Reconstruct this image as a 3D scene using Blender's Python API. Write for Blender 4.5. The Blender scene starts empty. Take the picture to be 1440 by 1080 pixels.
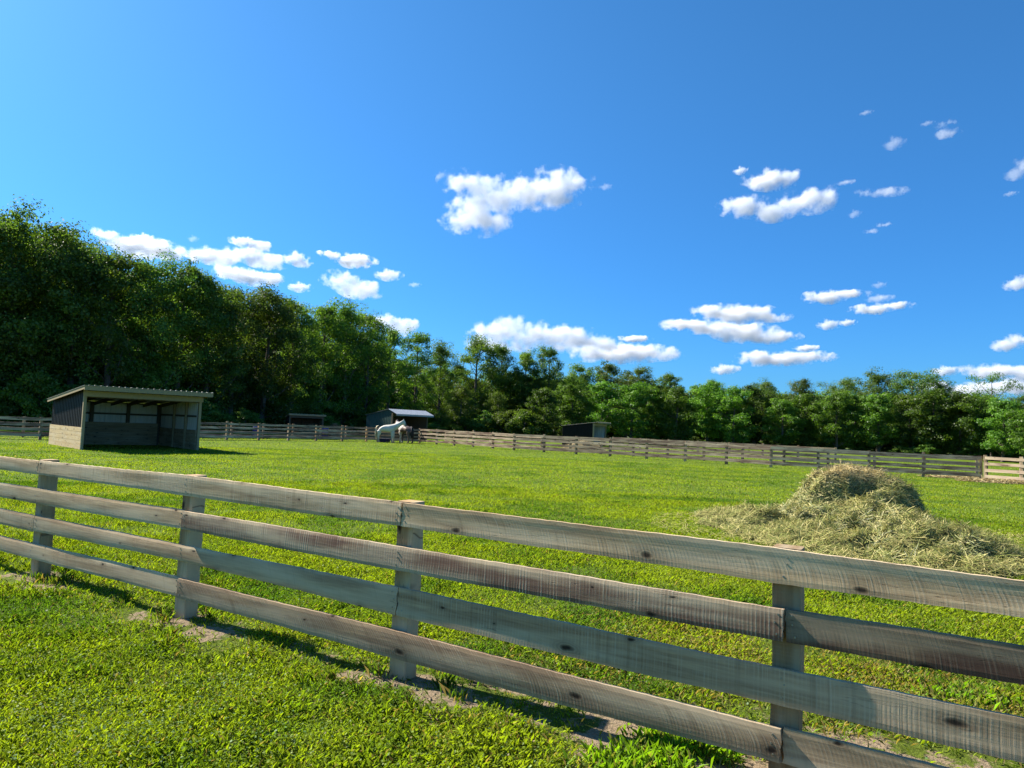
import bpy, bmesh, math, random
import numpy as np
from mathutils import Vector, Matrix, noise as mnoise

R = math.radians
random.seed(7)
rng = np.random.default_rng(7)
scene = bpy.context.scene
COL = scene.collection

# ------------------------------------------------------------------ camera
F, PITCH, ROLL, CAMH = 1000.0, R(3.38), R(2.36), 1.73      # focal length in photo pixels (1440 wide)
cp, sp = math.cos(PITCH), math.sin(PITCH)
_fw = np.array([0, cp, sp]); _u0 = np.array([0, -sp, cp]); _r0 = np.array([1.0, 0, 0])
_rt = _r0*math.cos(ROLL)+_u0*math.sin(ROLL); _up = -_r0*math.sin(ROLL)+_u0*math.cos(ROLL)
CAM = np.array([0, 0, CAMH])

def ray(x, y):
    d = _fw + _rt*((x-720)/F) + _up*((540-y)/F)
    return d
def ground(x, y, z=0.0):
    d = ray(x, y); t = (z-CAMH)/d[2]
    p = CAM+d*t
    return Vector((p[0], p[1], z))
def at_depth(x, y, Y):
    d = ray(x, y); p = CAM+d*(Y/d[1])
    return Vector(p)
def z_on(px, py, x_img, y_img):
    """height at which the vertical through (px,py) meets image row y_img"""
    # solve (540-y)/F = (P.up)/(P.fw)
    a = (540-y_img)/F
    P = np.array([px, py, 0.0])
    num = a*(P@_fw) - P@_up
    den = _up[2]-a*_fw[2]
    return num/den + CAMH

cam_d = bpy.data.cameras.new("camera"); cam = bpy.data.objects.new("camera", cam_d); COL.objects.link(cam)
cam_d.sensor_width = 36; cam_d.lens = 36*F/1440; cam_d.clip_end = 60000; cam_d.clip_start = 0.05
M = Matrix.Identity(4)
for i in range(3):
    M[i][0] = _rt[i]; M[i][1] = _up[i]; M[i][2] = -_fw[i]; M[i][3] = CAM[i]
cam.matrix_world = M
scene.camera = cam
scene.view_settings.view_transform = 'Standard'; scene.view_settings.look = 'None'; scene.view_settings.gamma = 1
scene.view_settings.exposure = 1.33

# ------------------------------------------------------------------ helpers
def tag(o, label=None, cat=None, group=None, kind=None):
    if label: o['label'] = label
    if cat: o['category'] = cat
    if group: o['group'] = group
    if kind: o['kind'] = kind
    return o
def empty(name, loc, rz=0.0):
    o = bpy.data.objects.new(name, None); COL.objects.link(o)
    o.location = loc; o.rotation_euler = (0, 0, rz); o.empty_display_size = .2
    return o
def link(name, me, mat=None, parent=None):
    o = bpy.data.objects.new(name, me); COL.objects.link(o)
    if mat is not None and not me.materials: me.materials.append(mat)
    if parent: o.parent = parent
    return o
def copy_tree(o, parent=None):
    c = o.copy(); COL.objects.link(c)
    if parent: c.parent = parent
    for ch in [x for x in o.children]: copy_tree(ch, c)
    return c
def mesh_np(name, V, Fc, n, col=None, smooth=False):
    """V (N,3); Fc (M,n) faces all of n corners; col (N,3) point colour"""
    me = bpy.data.meshes.new(name)
    V = np.ascontiguousarray(V, np.float32); Fc = np.ascontiguousarray(Fc, np.int32)
    me.vertices.add(len(V)); me.vertices.foreach_set('co', V.ravel())
    me.loops.add(Fc.size); me.loops.foreach_set('vertex_index', Fc.ravel())
    me.polygons.add(len(Fc))
    me.polygons.foreach_set('loop_start', np.arange(0, Fc.size, n, dtype=np.int32))
    me.polygons.foreach_set('loop_total', np.full(len(Fc), n, np.int32))
    if smooth: me.polygons.foreach_set('use_smooth', np.ones(len(Fc), bool))
    me.update(calc_edges=True)
    if col is not None:
        a = me.attributes.new('tint', 'FLOAT_COLOR', 'POINT')
        c4 = np.ones((len(V), 4), np.float32); c4[:, :3] = col
        a.data.foreach_set('color', c4.ravel())
    return me
class MB:
    """collects shapes and links them as ONE mesh object"""
    def __init__(self): self.v = []; self.f = []; self.mi = []
    def add(self, vs, fs, mi=0):
        b = len(self.v); self.v += [tuple(x) for x in vs]; self.f += [tuple(i+b for i in f) for f in fs]; self.mi += [mi]*len(fs)
    def box(self, x0, x1, y0, y1, z0, z1, mi=0):
        vs = [(x, y, z) for z in (z0, z1) for y in (y0, y1) for x in (x0, x1)]
        self.add(vs, [(0, 2, 3, 1), (4, 5, 7, 6), (0, 1, 5, 4), (2, 6, 7, 3), (0, 4, 6, 2), (1, 3, 7, 5)], mi)
    def hexa(self, b, t, mi=0):
        """bottom quad, top quad (same winding ccw)"""
        self.add(list(b)+list(t), [(3, 2, 1, 0), (4, 5, 6, 7), (0, 1, 5, 4), (1, 2, 6, 5), (2, 3, 7, 6), (3, 0, 4, 7)], mi)
    def tube(self, pts, rad, seg=8, mi=0, cap=True):
        pts = [Vector(p) for p in pts]; rings = []; b = len(self.v)
        ref = Vector((.13, .31, .94))
        for i, p in enumerate(pts):
            d = (pts[min(i+1, len(pts)-1)]-pts[max(i-1, 0)]).normalized()
            r_ = ref if abs(d.dot(ref)) < .95 else Vector((1, 0, 0))
            a = d.cross(r_).normalized(); c = d.cross(a)
            for k in range(seg):
                t = 2*math.pi*k/seg
                self.v.append(tuple(p+(a*math.cos(t)+c*math.sin(t))*rad[i]))
        for i in range(len(pts)-1):
            for k in range(seg):
                k2 = (k+1) % seg
                self.f.append((b+i*seg+k, b+i*seg+k2, b+(i+1)*seg+k2, b+(i+1)*seg+k)); self.mi.append(mi)
        if cap:
            self.f.append(tuple(b+k for k in range(seg))[::-1]); self.mi.append(mi)
            e = b+(len(pts)-1)*seg
            self.f.append(tuple(e+k for k in range(seg))); self.mi.append(mi)
    def mesh(self, name, mats, smooth=False):
        me = bpy.data.meshes.new(name); me.from_pydata(self.v, [], self.f); me.update()
        for m in (mats if isinstance(mats, (list, tuple)) else [mats]): me.materials.append(m)
        me.polygons.foreach_set('material_index', self.mi)
        if smooth: me.polygons.foreach_set('use_smooth', [True]*len(self.f))
        bm = bmesh.new(); bm.from_mesh(me); bmesh.ops.recalc_face_normals(bm, faces=bm.faces); bm.to_mesh(me); bm.free()
        return me
    def build(self, name, mats, parent=None, smooth=False):
        return link(name, self.mesh(name, mats, smooth), None, parent)

# ------------------------------------------------------------------ node helpers
class NT:
    def __init__(self, tree): self.t = tree; self.n = tree.nodes; self.l = tree.links
    def new(self, ty, **kw):
        n = self.n.new(ty)
        for k, v in kw.items(): setattr(n, k, v)
        return n
    def put(self, sock, v):
        if isinstance(v, bpy.types.NodeSocket): self.l.new(v, sock)
        else: sock.default_value = v
    def math(self, op, a, b=None, c=None, clamp=False):
        n = self.new('ShaderNodeMath', operation=op, use_clamp=clamp)
        self.put(n.inputs[0], a)
        if b is not None: self.put(n.inputs[1], b)
        if c is not None: self.put(n.inputs[2], c)
        return n.outputs[0]
    def vmath(self, op, a, b=None, out=0):
        n = self.new('ShaderNodeVectorMath', operation=op)
        self.put(n.inputs[0], a)
        if b is not None: self.put(n.inputs[1], b)
        return n.outputs[out]
    def noise(self, vec, scale, detail=3, rough=.55, dist=0, dim='3D', out=0):
        n = self.new('ShaderNodeTexNoise', noise_dimensions=dim)
        if vec is not None: self.put(n.inputs['W'] if dim == '1D' else n.inputs['Vector'], vec)
        n.inputs['Scale'].default_value = scale; n.inputs['Detail'].default_value = detail
        n.inputs['Roughness'].default_value = rough; n.inputs['Distortion'].default_value = dist
        return n.outputs[out]
    def ramp(self, fac, stops, interp='LINEAR'):
        n = self.new('ShaderNodeValToRGB'); cr = n.color_ramp; cr.interpolation = interp
        while len(cr.elements) < len(stops): cr.elements.new(.5)
        for e, (p, c) in zip(cr.elements, stops):
            e.position = p; e.color = (*c, 1) if len(c) == 3 else c
        self.put(n.inputs[0], fac); return n.outputs[0]
    def maprange(self, v, a, b, c=0.0, d=1.0, smooth=False):
        n = self.new('ShaderNodeMapRange'); n.interpolation_type = 'SMOOTHSTEP' if smooth else 'LINEAR'
        self.put(n.inputs[0], v)
        for i, x in enumerate((a, b, c, d)): self.put(n.inputs[i+1], x)
        return n.outputs[0]
    def mix(self, f, a, b, mode='MIX'):
        n = self.new('ShaderNodeMix', data_type='RGBA', blend_type=mode)
        self.put(n.inputs[0], f)
        for s, v in ((n.inputs[6], a), (n.inputs[7], b)):
            if isinstance(v, (tuple, list)) and len(v) == 3: v = (*v, 1)
            self.put(s, v)
        return n.outputs[2]
    def map(self, vec, loc=(0, 0, 0), rot=(0, 0, 0), sc=(1, 1, 1)):
        n = self.new('ShaderNodeMapping'); self.put(n.inputs[0], vec)
        n.inputs[1].default_value = loc; n.inputs[2].default_value = rot; n.inputs[3].default_value = sc
        return n.outputs[0]
    def bump(self, h, strength, dist):
        n = self.new('ShaderNodeBump'); n.inputs['Strength'].default_value = strength; n.inputs['Distance'].default_value = dist
        self.put(n.inputs['Height'], h); return n.outputs[0]
    def obj(self): return self.new('ShaderNodeTexCoord').outputs['Object']
    def geo(self): return self.new('ShaderNodeNewGeometry').outputs['Position']
    def sep(self, v):
        n = self.new('ShaderNodeSeparateXYZ'); self.put(n.inputs[0], v); return n.outputs
    def comb(self, x, y, z):
        n = self.new('ShaderNodeCombineXYZ')
        for i, v in enumerate((x, y, z)): self.put(n.inputs[i], v)
        return n.outputs[0]
def material(name):
    m = bpy.data.materials.new(name); m.use_nodes = True
    t = NT(m.node_tree); t.n.clear()
    t.out = t.new('ShaderNodeOutputMaterial')
    return m, t
def principled(t, base, rough=.7, normal=None, spec=.3, metal=0.0):
    p = t.new('ShaderNodeBsdfPrincipled')
    if isinstance(base, tuple) and len(base) == 3: base = (*base, 1)
    t.put(p.inputs['Base Color'], base); t.put(p.inputs['Roughness'], rough)
    p.inputs['Specular IOR Level'].default_value = spec; p.inputs['Metallic'].default_value = metal
    if normal is not None: t.put(p.inputs['Normal'], normal)
    t.l.new(p.outputs[0], t.out.inputs[0]); return p

# ------------------------------------------------------------------ materials
def wood_mat(name, axis='x', light=(.72, .52, .29), dark=(.29, .185, .10), kerf_amt=1.0):
    """rough sawn board; the object's colour holds (redness, lightness, arc of the saw marks, saw mark strength)"""
    m, t = material(name)
    co = t.obj()
    s = t.sep(co)
    x, y, z = (s[0], s[1], s[2]) if axis == 'x' else (s[2], s[1], s[0])
    oi = t.new('ShaderNodeObjectInfo'); cs = t.new('ShaderNodeSeparateColor'); t.l.new(oi.outputs['Color'], cs.inputs[0])
    red, lig, arc, kst = cs.outputs[0], cs.outputs[1], cs.outputs[2], oi.outputs['Alpha']
    off = t.math('MULTIPLY', oi.outputs['Random'], 40.0)
    xo = t.math('ADD', x, off)
    # warped grain along the board
    v = t.comb(t.math('MULTIPLY', xo, 1.3), t.math('MULTIPLY', y, 14.0), t.math('MULTIPLY', z, 22.0))
    g = t.noise(v, 1.6, 6, .62, .6)
    fine = t.noise(t.comb(t.math('MULTIPLY', xo, 5.0), t.math('MULTIPLY', y, 60.), t.math('MULTIPLY', z, 120.0)), 1.0, 4, .6)
    patch = t.noise(t.comb(xo, y, t.math('MULTIPLY', z, 3.0)), 1.1, 4, .6)
    base = t.ramp(g, [(.25, dark), (.5, tuple((a+b)*.5 for a, b in zip(light, dark))), (.72, light)])
    base = t.mix(t.maprange(fine, .3, .75, 0, .35), base, tuple(c*.6 for c in dark), 'MIX')
    # weathered brown / purple stain in broad irregular bands
    st = t.math('MULTIPLY', red, t.maprange(patch, .38, .52, .35, 1.0, True))
    base = t.mix(st, base, (.125, .060, .046))
    # silvery weathering
    silver = t.maprange(t.noise(t.comb(t.math('MULTIPLY', xo, .7), y, t.math('MULTIPLY', z, 6)), 1.3, 3, .5), .40, .66, 0, .70, True)
    base = t.mix(silver, base, (.63, .50, .32))
    # drying cracks along the grain
    cr_ = t.noise(t.comb(t.math('MULTIPLY', xo, .9), 0., t.math('MULTIPLY', z, 30.)), 1.5, 3, .5, .3)
    crk = t.math('MULTIPLY', t.maprange(t.math('ABSOLUTE', t.math('SUBTRACT', cr_, .5)), 0, .011, 1, 0), t.maprange(t.noise(t.comb(xo, 3.3, z), 1.4, 2), .52, .62))
    base = t.mix(t.math('MULTIPLY', crk, .75), base, (.04, .027, .018))
    # saw marks
    zz = t.math('ADD', z, .11)
    ph = t.math('ADD', xo, t.math('MULTIPLY', t.math('MULTIPLY', zz, zz), t.math('MULTIPLY', arc, 4.0)))
    ph = t.math('ADD', ph, t.math('MULTIPLY', t.noise(t.comb(t.math('MULTIPLY', xo, 1.), 0., t.math('MULTIPLY', z, 5.)), 2.0, 2), .012))
    k1 = t.noise(ph, 95.0, 1.5, .5, 0, '1D'); k2 = t.noise(ph, 17.0, 2, .6, 0, '1D')
    per = t.math('MULTIPLY_ADD', t.math('SINE', t.math('MULTIPLY', ph, 300.0)), .5, .5)
    kh = t.math('ADD', t.math('MULTIPLY', k1, .75), t.math('MULTIPLY', per, .25))
    vis = t.maprange(t.noise(t.comb(xo, y, t.math('MULTIPLY', z, 9.)), 1.7, 3, .6), .34, .62, .25, 1, True)
    kk = t.math('MULTIPLY', t.math('MULTIPLY', kst, vis), kerf_amt)
    kl = t.math('MULTIPLY', t.maprange(kh, .50, .78), kk)
    base = t.mix(t.math('MULTIPLY', kl, .6), base, (.66, .55, .38))
    kd = t.math('MULTIPLY', t.maprange(k2, .60, .66), kk)
    base = t.mix(t.math('MULTIPLY', kd, .28), base, tuple(c*.55 for c in dark))
    # knots
    vo = t.new('ShaderNodeTexVoronoi', feature='F1', distance='EUCLIDEAN')
    vo.voronoi_dimensions = '2D'
    vv = t.comb(t.math('MULTIPLY', xo, 1.7), t.math('MULTIPLY', z, 3.6), 0.0)
    vv = t.vmath('ADD', vv, t.vmath('MULTIPLY', t.noise(co, 9.0, 2, out=1), (.10, .10, 0)))
    t.l.new(vv, vo.inputs['Vector']); vo.inputs['Scale'].default_value = 1.25
    vc = t.new('ShaderNodeSeparateColor'); t.l.new(vo.outputs['Color'], vc.inputs[0])
    on = t.math('GREATER_THAN', vc.outputs[0], .40)
    dist = t.math('DIVIDE', vo.outputs['Distance'], t.math('MULTIPLY_ADD', vc.outputs[1], 1.0, .35))
    rings = t.math('MULTIPLY_ADD', t.math('SINE', t.math('MULTIPLY', dist, 130.0)), .5, .5)
    kn = t.math('MULTIPLY', on, t.maprange(dist, .025, .085, 1, 0, True))
    halo = t.math('MULTIPLY', on, t.math('MULTIPLY', t.maprange(dist, .05, .26, 1, 0, True), t.math('MULTIPLY_ADD', rings, .5, .5)))
    base = t.mix(t.math('MULTIPLY', halo, .5), base, (.12, .075, .045))
    base = t.mix(t.math('MULTIPLY', kn, .92), base, (.022, .014, .010))
    base = t.mix(1.0, base, t.mix(1.0, (1, 1, 1), t.comb(lig, lig, lig), 'MIX'), 'MULTIPLY')
    h = t.math('ADD', t.math('MULTIPLY', kh, kk), t.math('MULTIPLY', g, .55))
    h = t.math('SUBTRACT', h, t.math('ADD', t.math('MULTIPLY', kn, .5), t.math('MULTIPLY', crk, .9)))
    h = t.math('ADD', h, t.math('MULTIPLY', fine, .25))
    principled(t, base, .82, t.bump(h, .55, .0020), .15)
    return m
WOOD = wood_mat('sawn_oak_board')
WOODV = wood_mat('post_wood', 'z', (.64, .42, .20), (.33, .20, .09), .35)
WOODFAR = wood_mat('weathered_board', 'x', (.52, .385, .27), (.24, .165, .115), .5)
WOODNEW = wood_mat('fresh_sawn_board', 'x', (.62, .48, .33), (.42, .29, .19), .5)
WOODNEWV = wood_mat('fresh_post', 'z', (.55, .44, .25), (.34, .26, .14), .3)
PLANK = wood_mat('kick_board', 'x', (.78, .58, .31), (.54, .38, .19), .15)

m, t = material('nail_head'); principled(t, (.32, .31, .29), .45, None, .5, .8); NAIL = m

def metal_panel(name, col, axis=0, pitch=.23, rough=.45, metal=0.0, spec=.5):
    """ribbed sheet: the ribs are modelled, the paint gets streaks"""
    m, t = material(name); co = t.obj()
    n = t.noise(t.map(co, sc=(3, 3, .35)), 1.4, 4, .6)
    n2 = t.noise(co, 9.0, 4, .6)
    b = t.mix(t.maprange(n, .3, .75), tuple(c*.78 for c in col), tuple(min(1, c*1.12) for c in col))
    b = t.mix(t.maprange(n2, .58, .75, 0, .3), b, tuple(c*.6 for c in col))
    principled(t, b, rough, t.bump(n2, .15, .003), spec, metal); return m
BLACKM = metal_panel('black_steel_siding', (.010, .0095, .009), rough=.6, spec=.12)
GREENM = metal_panel('green_steel_siding', (.045, .085, .072), rough=.5, spec=.25)
GREYM = metal_panel('bare_steel_sheet', (.66, .64, .56), rough=.5, metal=.05)
ROOFM = metal_panel('tan_steel_roof', (.40, .36, .30), rough=.45)
ROOFW = metal_panel('pale_steel_roof', (.30, .32, .35), rough=.45, spec=.3)
m, t = material('dark_timber'); co = t.obj()
principled(t, t.mix(t.noise(t.map(co, sc=(2, 2, 14)), 2, 4), (.07, .055, .035), (.14, .11, .07)), .85); TIMBER = m
m, t = material('pale_timber'); co = t.obj()
principled(t, t.mix(t.noise(t.map(co, sc=(8, 8, 3)), 2, 4), (.27, .20, .10), (.38, .29, .16)), .8); PALET = m

# foliage -------------------------------------------------------------
def leaf_mat(name, c_dark, c_mid, c_light, trans=.5, rough=.45, obj_var=.42):
    m, t = material(name)
    at = t.new('ShaderNodeAttribute', attribute_name='tint'); oi = t.new('ShaderNodeObjectInfo')
    sc = t.new('ShaderNodeSeparateColor'); t.l.new(at.outputs['Color'], sc.inputs[0])
    base = t.ramp(sc.outputs[0], [(0, c_dark), (.5, c_mid), (1, c_light)])
    hs = t.new('ShaderNodeHueSaturation')
    t.put(hs.inputs['Hue'], t.maprange(oi.outputs['Random'], 0, 1, .495, .520))
    t.put(hs.inputs['Value'], t.maprange(oi.outputs['Random'], 0, 1, 1-obj_var, 1+obj_var))
    t.put(hs.inputs['Color'], base); base = hs.outputs[0]
    d = t.new('ShaderNodeBsdfDiffuse'); t.put(d.inputs[0], base)
    tr = t.new('ShaderNodeBsdfTranslucent'); t.put(tr.inputs[0], t.mix(1.0, base, (1.15, 1.25, .55), 'MULTIPLY'))
    g = t.new('ShaderNodeBsdfGlossy'); g.inputs['Roughness'].default_value = rough; t.put(g.inputs[0], (1, 1, 1, 1))
    mx = t.new('ShaderNodeMixShader'); mx.inputs[0].default_value = trans
    t.l.new(d.outputs[0], mx.inputs[1]); t.l.new(tr.outputs[0], mx.inputs[2])
    m2 = t.new('ShaderNodeMixShader'); m2.inputs[0].default_value = .018
    t.l.new(mx.outputs[0], m2.inputs[1]); t.l.new(g.outputs[0], m2.inputs[2])
    t.l.new(m2.outputs[0], t.out.inputs[0]); return m
LEAF_DARK = leaf_mat('dark_oak_leaves', (.055, .098, .018), (.115, .185, .028), (.20, .27, .044), .54)
LEAF_MID = leaf_mat('maple_leaves', (.052, .090, .012), (.108, .168, .018), (.20, .26, .03), .54)
LEAF_LITE = leaf_mat('locust_leaves', (.050, .105, .014), (.104, .19, .020), (.19, .29, .034), .54)
m, t = material('bark'); co = t.obj()
principled(t, t.mix(t.noise(t.map(co, sc=(6, 6, 1.2)), 2, 5, .65), (.055, .045, .035), (.17, .145, .115)), .9, t.bump(t.noise(t.map(co, sc=(8, 8, 1.5)), 2, 5), .8, .03), .1); BARK = m

# grass blades ---------------------------------------------------------
def grass_mat():
    m, t = material('grass_blades')
    at = t.new('ShaderNodeAttribute', attribute_name='tint')
    base = at.outputs['Color']
    d = t.new('ShaderNodeBsdfDiffuse'); t.put(d.inputs[0], base)
    tr = t.new('ShaderNodeBsdfTranslucent'); t.put(tr.inputs[0], t.mix(1.0, base, (1.25, 1.25, .5), 'MULTIPLY'))
    g = t.new('ShaderNodeBsdfGlossy'); g.inputs['Roughness'].default_value = .55
    mx = t.new('ShaderNodeMixShader'); mx.inputs[0].default_value = .5
    t.l.new(d.outputs[0], mx.inputs[1]); t.l.new(tr.outputs[0], mx.inputs[2])
    m2 = t.new('ShaderNodeMixShader'); m2.inputs[0].default_value = .024
    t.l.new(mx.outputs[0], m2.inputs[1]); t.l.new(g.outputs[0], m2.inputs[2])
    t.l.new(m2.outputs[0], t.out.inputs[0]); return m
GRASS = grass_mat()

# ------------------------------------------------------------------ near fence layout (image rows measured at each post)
PB = [ground(47, 811.7), ground(251.4, 870), ground(558, 953.7)]
dirv = (PB[2]-PB[0]).normalized()
BAY = (PB[2]-PB[0]).length/2
# post D: on the line, at the image column of the post
def col_hit(x, y):
    r0 = ray(x, y)
    # point PB[2]+dirv*s  (x,y) on vertical plane: solve 2D
    A = np.array([[r0[0], -dirv.x], [r0[1], -dirv.y]]); b = np.array([PB[2].x, PB[2].y])
    tt, s = np.linalg.solve(A, b); return s
sD = col_hit(1101.6, 1070)
PD = PB[2]+dirv*sD
BAY2 = sD
PE = PD+dirv*2.5; PZ = PB[0]-dirv*BAY; PY_ = PZ-dirv*BAY; PX_ = PY_-dirv*BAY; PG = PE+dirv*2.5
print('near fence bays', BAY, BAY2, [tuple(round(c, 2) for c in p) for p in PB+[PD]])
ROWS = {  # rail: (top,bottom) image rows at posts A, B, C, D
    0: [(647.8, 666.7), (668.6, 697), (706.4, 739), (771.6, 819.5)],
    1: [(686.7, 707.5), (717.8, 743.6), (767, 799.7), (855, 899)],
    2: [(724.4, 746.4), (766.4, 787.5), (825.4, 864), (939.5, 990)],
    3: [(763.9, 784.4), (812.5, 838.6), (884.5, 922), (1021.3, 1068)]}
posts = [PB[0], PB[1], PB[2], PD]
ZR = {k: [(z_on(p.x, p.y, 0, a), z_on(p.x, p.y, 0, b)) for p, (a, b) in zip(posts, v)] for k, v in ROWS.items()}
for k in ZR: print(k, [(round(a, 2), round(b, 2)) for a, b in ZR[k]])
FENCE_P0, FENCE_D = PB[0], dirv
fn = Vector((-dirv.y, dirv.x, 0))
if fn.y > 0: fn = -fn            # points to the camera side
fence_s = lambda X, Y: (X-FENCE_P0.x)*FENCE_D.x+(Y-FENCE_P0.y)*FENCE_D.y
fence_n = lambda X, Y: (X-FENCE_P0.x)*fn.x+(Y-FENCE_P0.y)*fn.y

# ------------------------------------------------------------------ sun and sky
fence_az = math.atan2(-dirv.x, -dirv.y)      # azimuth from +Y clockwise of the far end of the fence
SUN_AZ = fence_az - R(3.0)   # almost along the fence
SUN_EL = R(40)
sd = Vector((math.sin(SUN_AZ)*math.cos(SUN_EL), math.cos(SUN_AZ)*math.cos(SUN_EL), math.sin(SUN_EL)))
print('sun az', math.degrees(SUN_AZ))
ld = bpy.data.lights.new('sun', 'SUN'); ld.energy = 4.8; ld.angle = R(.53); ld.color = (1, .94, .84)
lo = bpy.data.objects.new('sun', ld); COL.objects.link(lo)
lo.rotation_euler = sd.to_track_quat('Z', 'Y').to_euler(); lo.location = (0, 0, 60)
w = bpy.data.worlds.new('World'); scene.world = w; w.use_nodes = True
t = NT(w.node_tree); t.n.clear()
sky = t.new('ShaderNodeTexSky', sky_type='NISHITA'); sky.sun_disc = False
sky.sun_elevation = SUN_EL; sky.sun_rotation = SUN_AZ
sky.air_density = 1.0; sky.dust_density = .7; sky.ozone_density = 3.0; sky.altitude = 200
dz = t.sep(t.new('ShaderNodeTexCoord').outputs['Generated'])[2]
tint = t.mix(t.maprange(dz, .0, .55, 0, 1, True), (.165, .405, .69), (.255, .52, .71))     # clear dry air: little white towards the horizon
skyc = t.mix(1.0, sky.outputs[0], tint, 'MULTIPLY')
hs = t.new('ShaderNodeHueSaturation'); hs.inputs['Saturation'].default_value = 1.03; t.l.new(skyc, hs.inputs['Color'])
bg = t.new('ShaderNodeBackground'); bg.inputs[1].default_value = .102
t.l.new(hs.outputs[0], bg.inputs[0]); wo = t.new('ShaderNodeOutputWorld'); t.l.new(bg.outputs[0], wo.inputs[0])

# ------------------------------------------------------------------ ground
def dirt_amount(X, Y):
    """0..1 bare or thin turf, numpy arrays"""
    s = fence_s(X, Y); n = fence_n(X, Y)
    d = np.exp(-((n+.03)/.30)**2)*.42
    d = d*np.clip((s+1)/3.5, .35, 1.0)
    for p in posts+[PE, PZ]:
        for (ox, oy, r_, a) in ((0, 0, .26, .95), (.40, -.33, .30, .8), (-.30, .02, .24, .7)):
            d = np.maximum(d, a*np.exp(-(((X-p.x-ox)**2+(Y-p.y-oy)**2)/r_**2)))
    # worn strip along the far side of the fence, wider to the right
    d = np.maximum(d, 1.15*np.exp(-((n+.30)/.62)**2)*np.clip((s-3.6)/2.6, 0, 1)*np.clip(-.30+2.2*fbm(X, Y, 1.5, 4.4, 3), 0, 1))
    d = np.maximum(d, .6*np.exp(-((n-.35)/.55)**2)*np.clip((s-5.6)/1.6, 0, 1))
    return d
def vnoise(X, Y, sc, seed=0.0):
    """cheap smooth value noise on arrays"""
    x = X*sc+seed*17.3; y = Y*sc+seed*5.1
    xi = np.floor(x).astype(np.int64); yi = np.floor(y).astype(np.int64); fx = x-xi; fy = y-yi
    fx = fx*fx*(3-2*fx); fy = fy*fy*(3-2*fy)
    def h(a, b):
        q = (a*374761393+b*668265263+int(seed*1000)*982451653) & 0xffffffff
        q = ((q ^ (q >> 13))*1274126177) & 0xffffffff
        return ((q ^ (q >> 16)) & 0xffff)/65535.0
    return (h(xi, yi)*(1-fx)+h(xi+1, yi)*fx)*(1-fy)+(h(xi, yi+1)*(1-fx)+h(xi+1, yi+1)*fx)*fy
def fbm(X, Y, sc, seed=0.0, o=3):
    r_ = 0; a = 1; tt = 0
    for i in range(o):
        r_ = r_+a*vnoise(X, Y, sc*2**i, seed+i); tt += a; a *= .5
    return r_/tt
def hgt(X, Y):
    d = np.hypot(X, Y)
    return (fbm(X, Y, .9, 3.0, 3)-.5)*.055*np.clip(1.6-d/14, .25, 1)+(fbm(X, Y, 4.2, 6.0, 2)-.5)*.045*np.clip(1.4-d/12, 0, 1)

xs = np.concatenate([[-6000, -1500, -500, -200, -120, -80], np.arange(-60, -14, 2.0), np.arange(-14, 14, .16), np.arange(14, 60.1, 2.0), [80, 120, 200, 500, 1500, 6000]])
ys = np.concatenate([[-1500, -300, -60, -20, -8, -3, -1], np.arange(0, 18, .16), np.arange(18, 80, 2.0), [90, 110, 140, 180, 250, 400, 800, 2000, 9000]])
GX, GY = np.meshgrid(xs, ys)
near = (np.abs(GX) < 60) & (GY > -20) & (GY < 80)
GZ = np.where(near, hgt(GX, GY), 0)
V = np.stack([GX, GY, GZ], -1).reshape(-1, 3)
nx, ny = len(xs), len(ys)
idx = np.arange(nx*ny).reshape(ny, nx)
Fq = np.stack([idx[:-1, :-1], idx[:-1, 1:], idx[1:, 1:], idx[1:, :-1]], -1).reshape(-1, 4)
dm = np.where(near, dirt_amount(GX, GY), 0)
me = mesh_np('ground', V, Fq, 4, np.stack([dm, dm, dm], -1).reshape(-1, 3), True)
m, t = material('pasture_ground')
p = t.geo(); s = t.sep(p)
big = t.noise(p, .10, 3, .55); med = t.noise(p, .55, 4, .6); sm = t.noise(t.map(p, sc=(1, .55, 1)), 3.2, 5, .65); tiny = t.noise(p, 22, 5, .7)
g = t.mix(t.maprange(sm, .32, .68), (.095, .155, .012), (.175, .245, .016))
g = t.mix(t.maprange(med, .45, .75, 0, .6), g, (.21, .25, .022))
g = t.mix(t.maprange(big, .45, .7, 0, .55), g, (.145, .205, .014))
g = t.mix(t.maprange(tiny, .35, .7, .65, 0), g, (.035, .055, .008))
soil = t.mix(t.noise(p, 14, 6, .7), (.15, .105, .06), (.36, .275, .175))
at = t.new('ShaderNodeAttribute', attribute_name='tint'); sa = t.new('ShaderNodeSeparateColor'); t.l.new(at.outputs['Color'], sa.inputs[0])
bare = t.math('ADD', sa.outputs[0], t.maprange(t.noise(p, 5.0, 5, .7), .3, .7, -.45, .45))
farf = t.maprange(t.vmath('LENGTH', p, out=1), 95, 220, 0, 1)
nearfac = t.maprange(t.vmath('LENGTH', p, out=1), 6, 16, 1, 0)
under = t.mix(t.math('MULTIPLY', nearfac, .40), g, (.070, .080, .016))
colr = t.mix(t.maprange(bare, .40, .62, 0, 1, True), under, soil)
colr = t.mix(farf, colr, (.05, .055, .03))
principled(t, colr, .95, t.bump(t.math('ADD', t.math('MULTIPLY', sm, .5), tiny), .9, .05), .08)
GROUND_M = m
gr = link('ground', me, m); tag(gr, 'green horse pasture stretching to the wood', None, None, 'structure')

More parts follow.
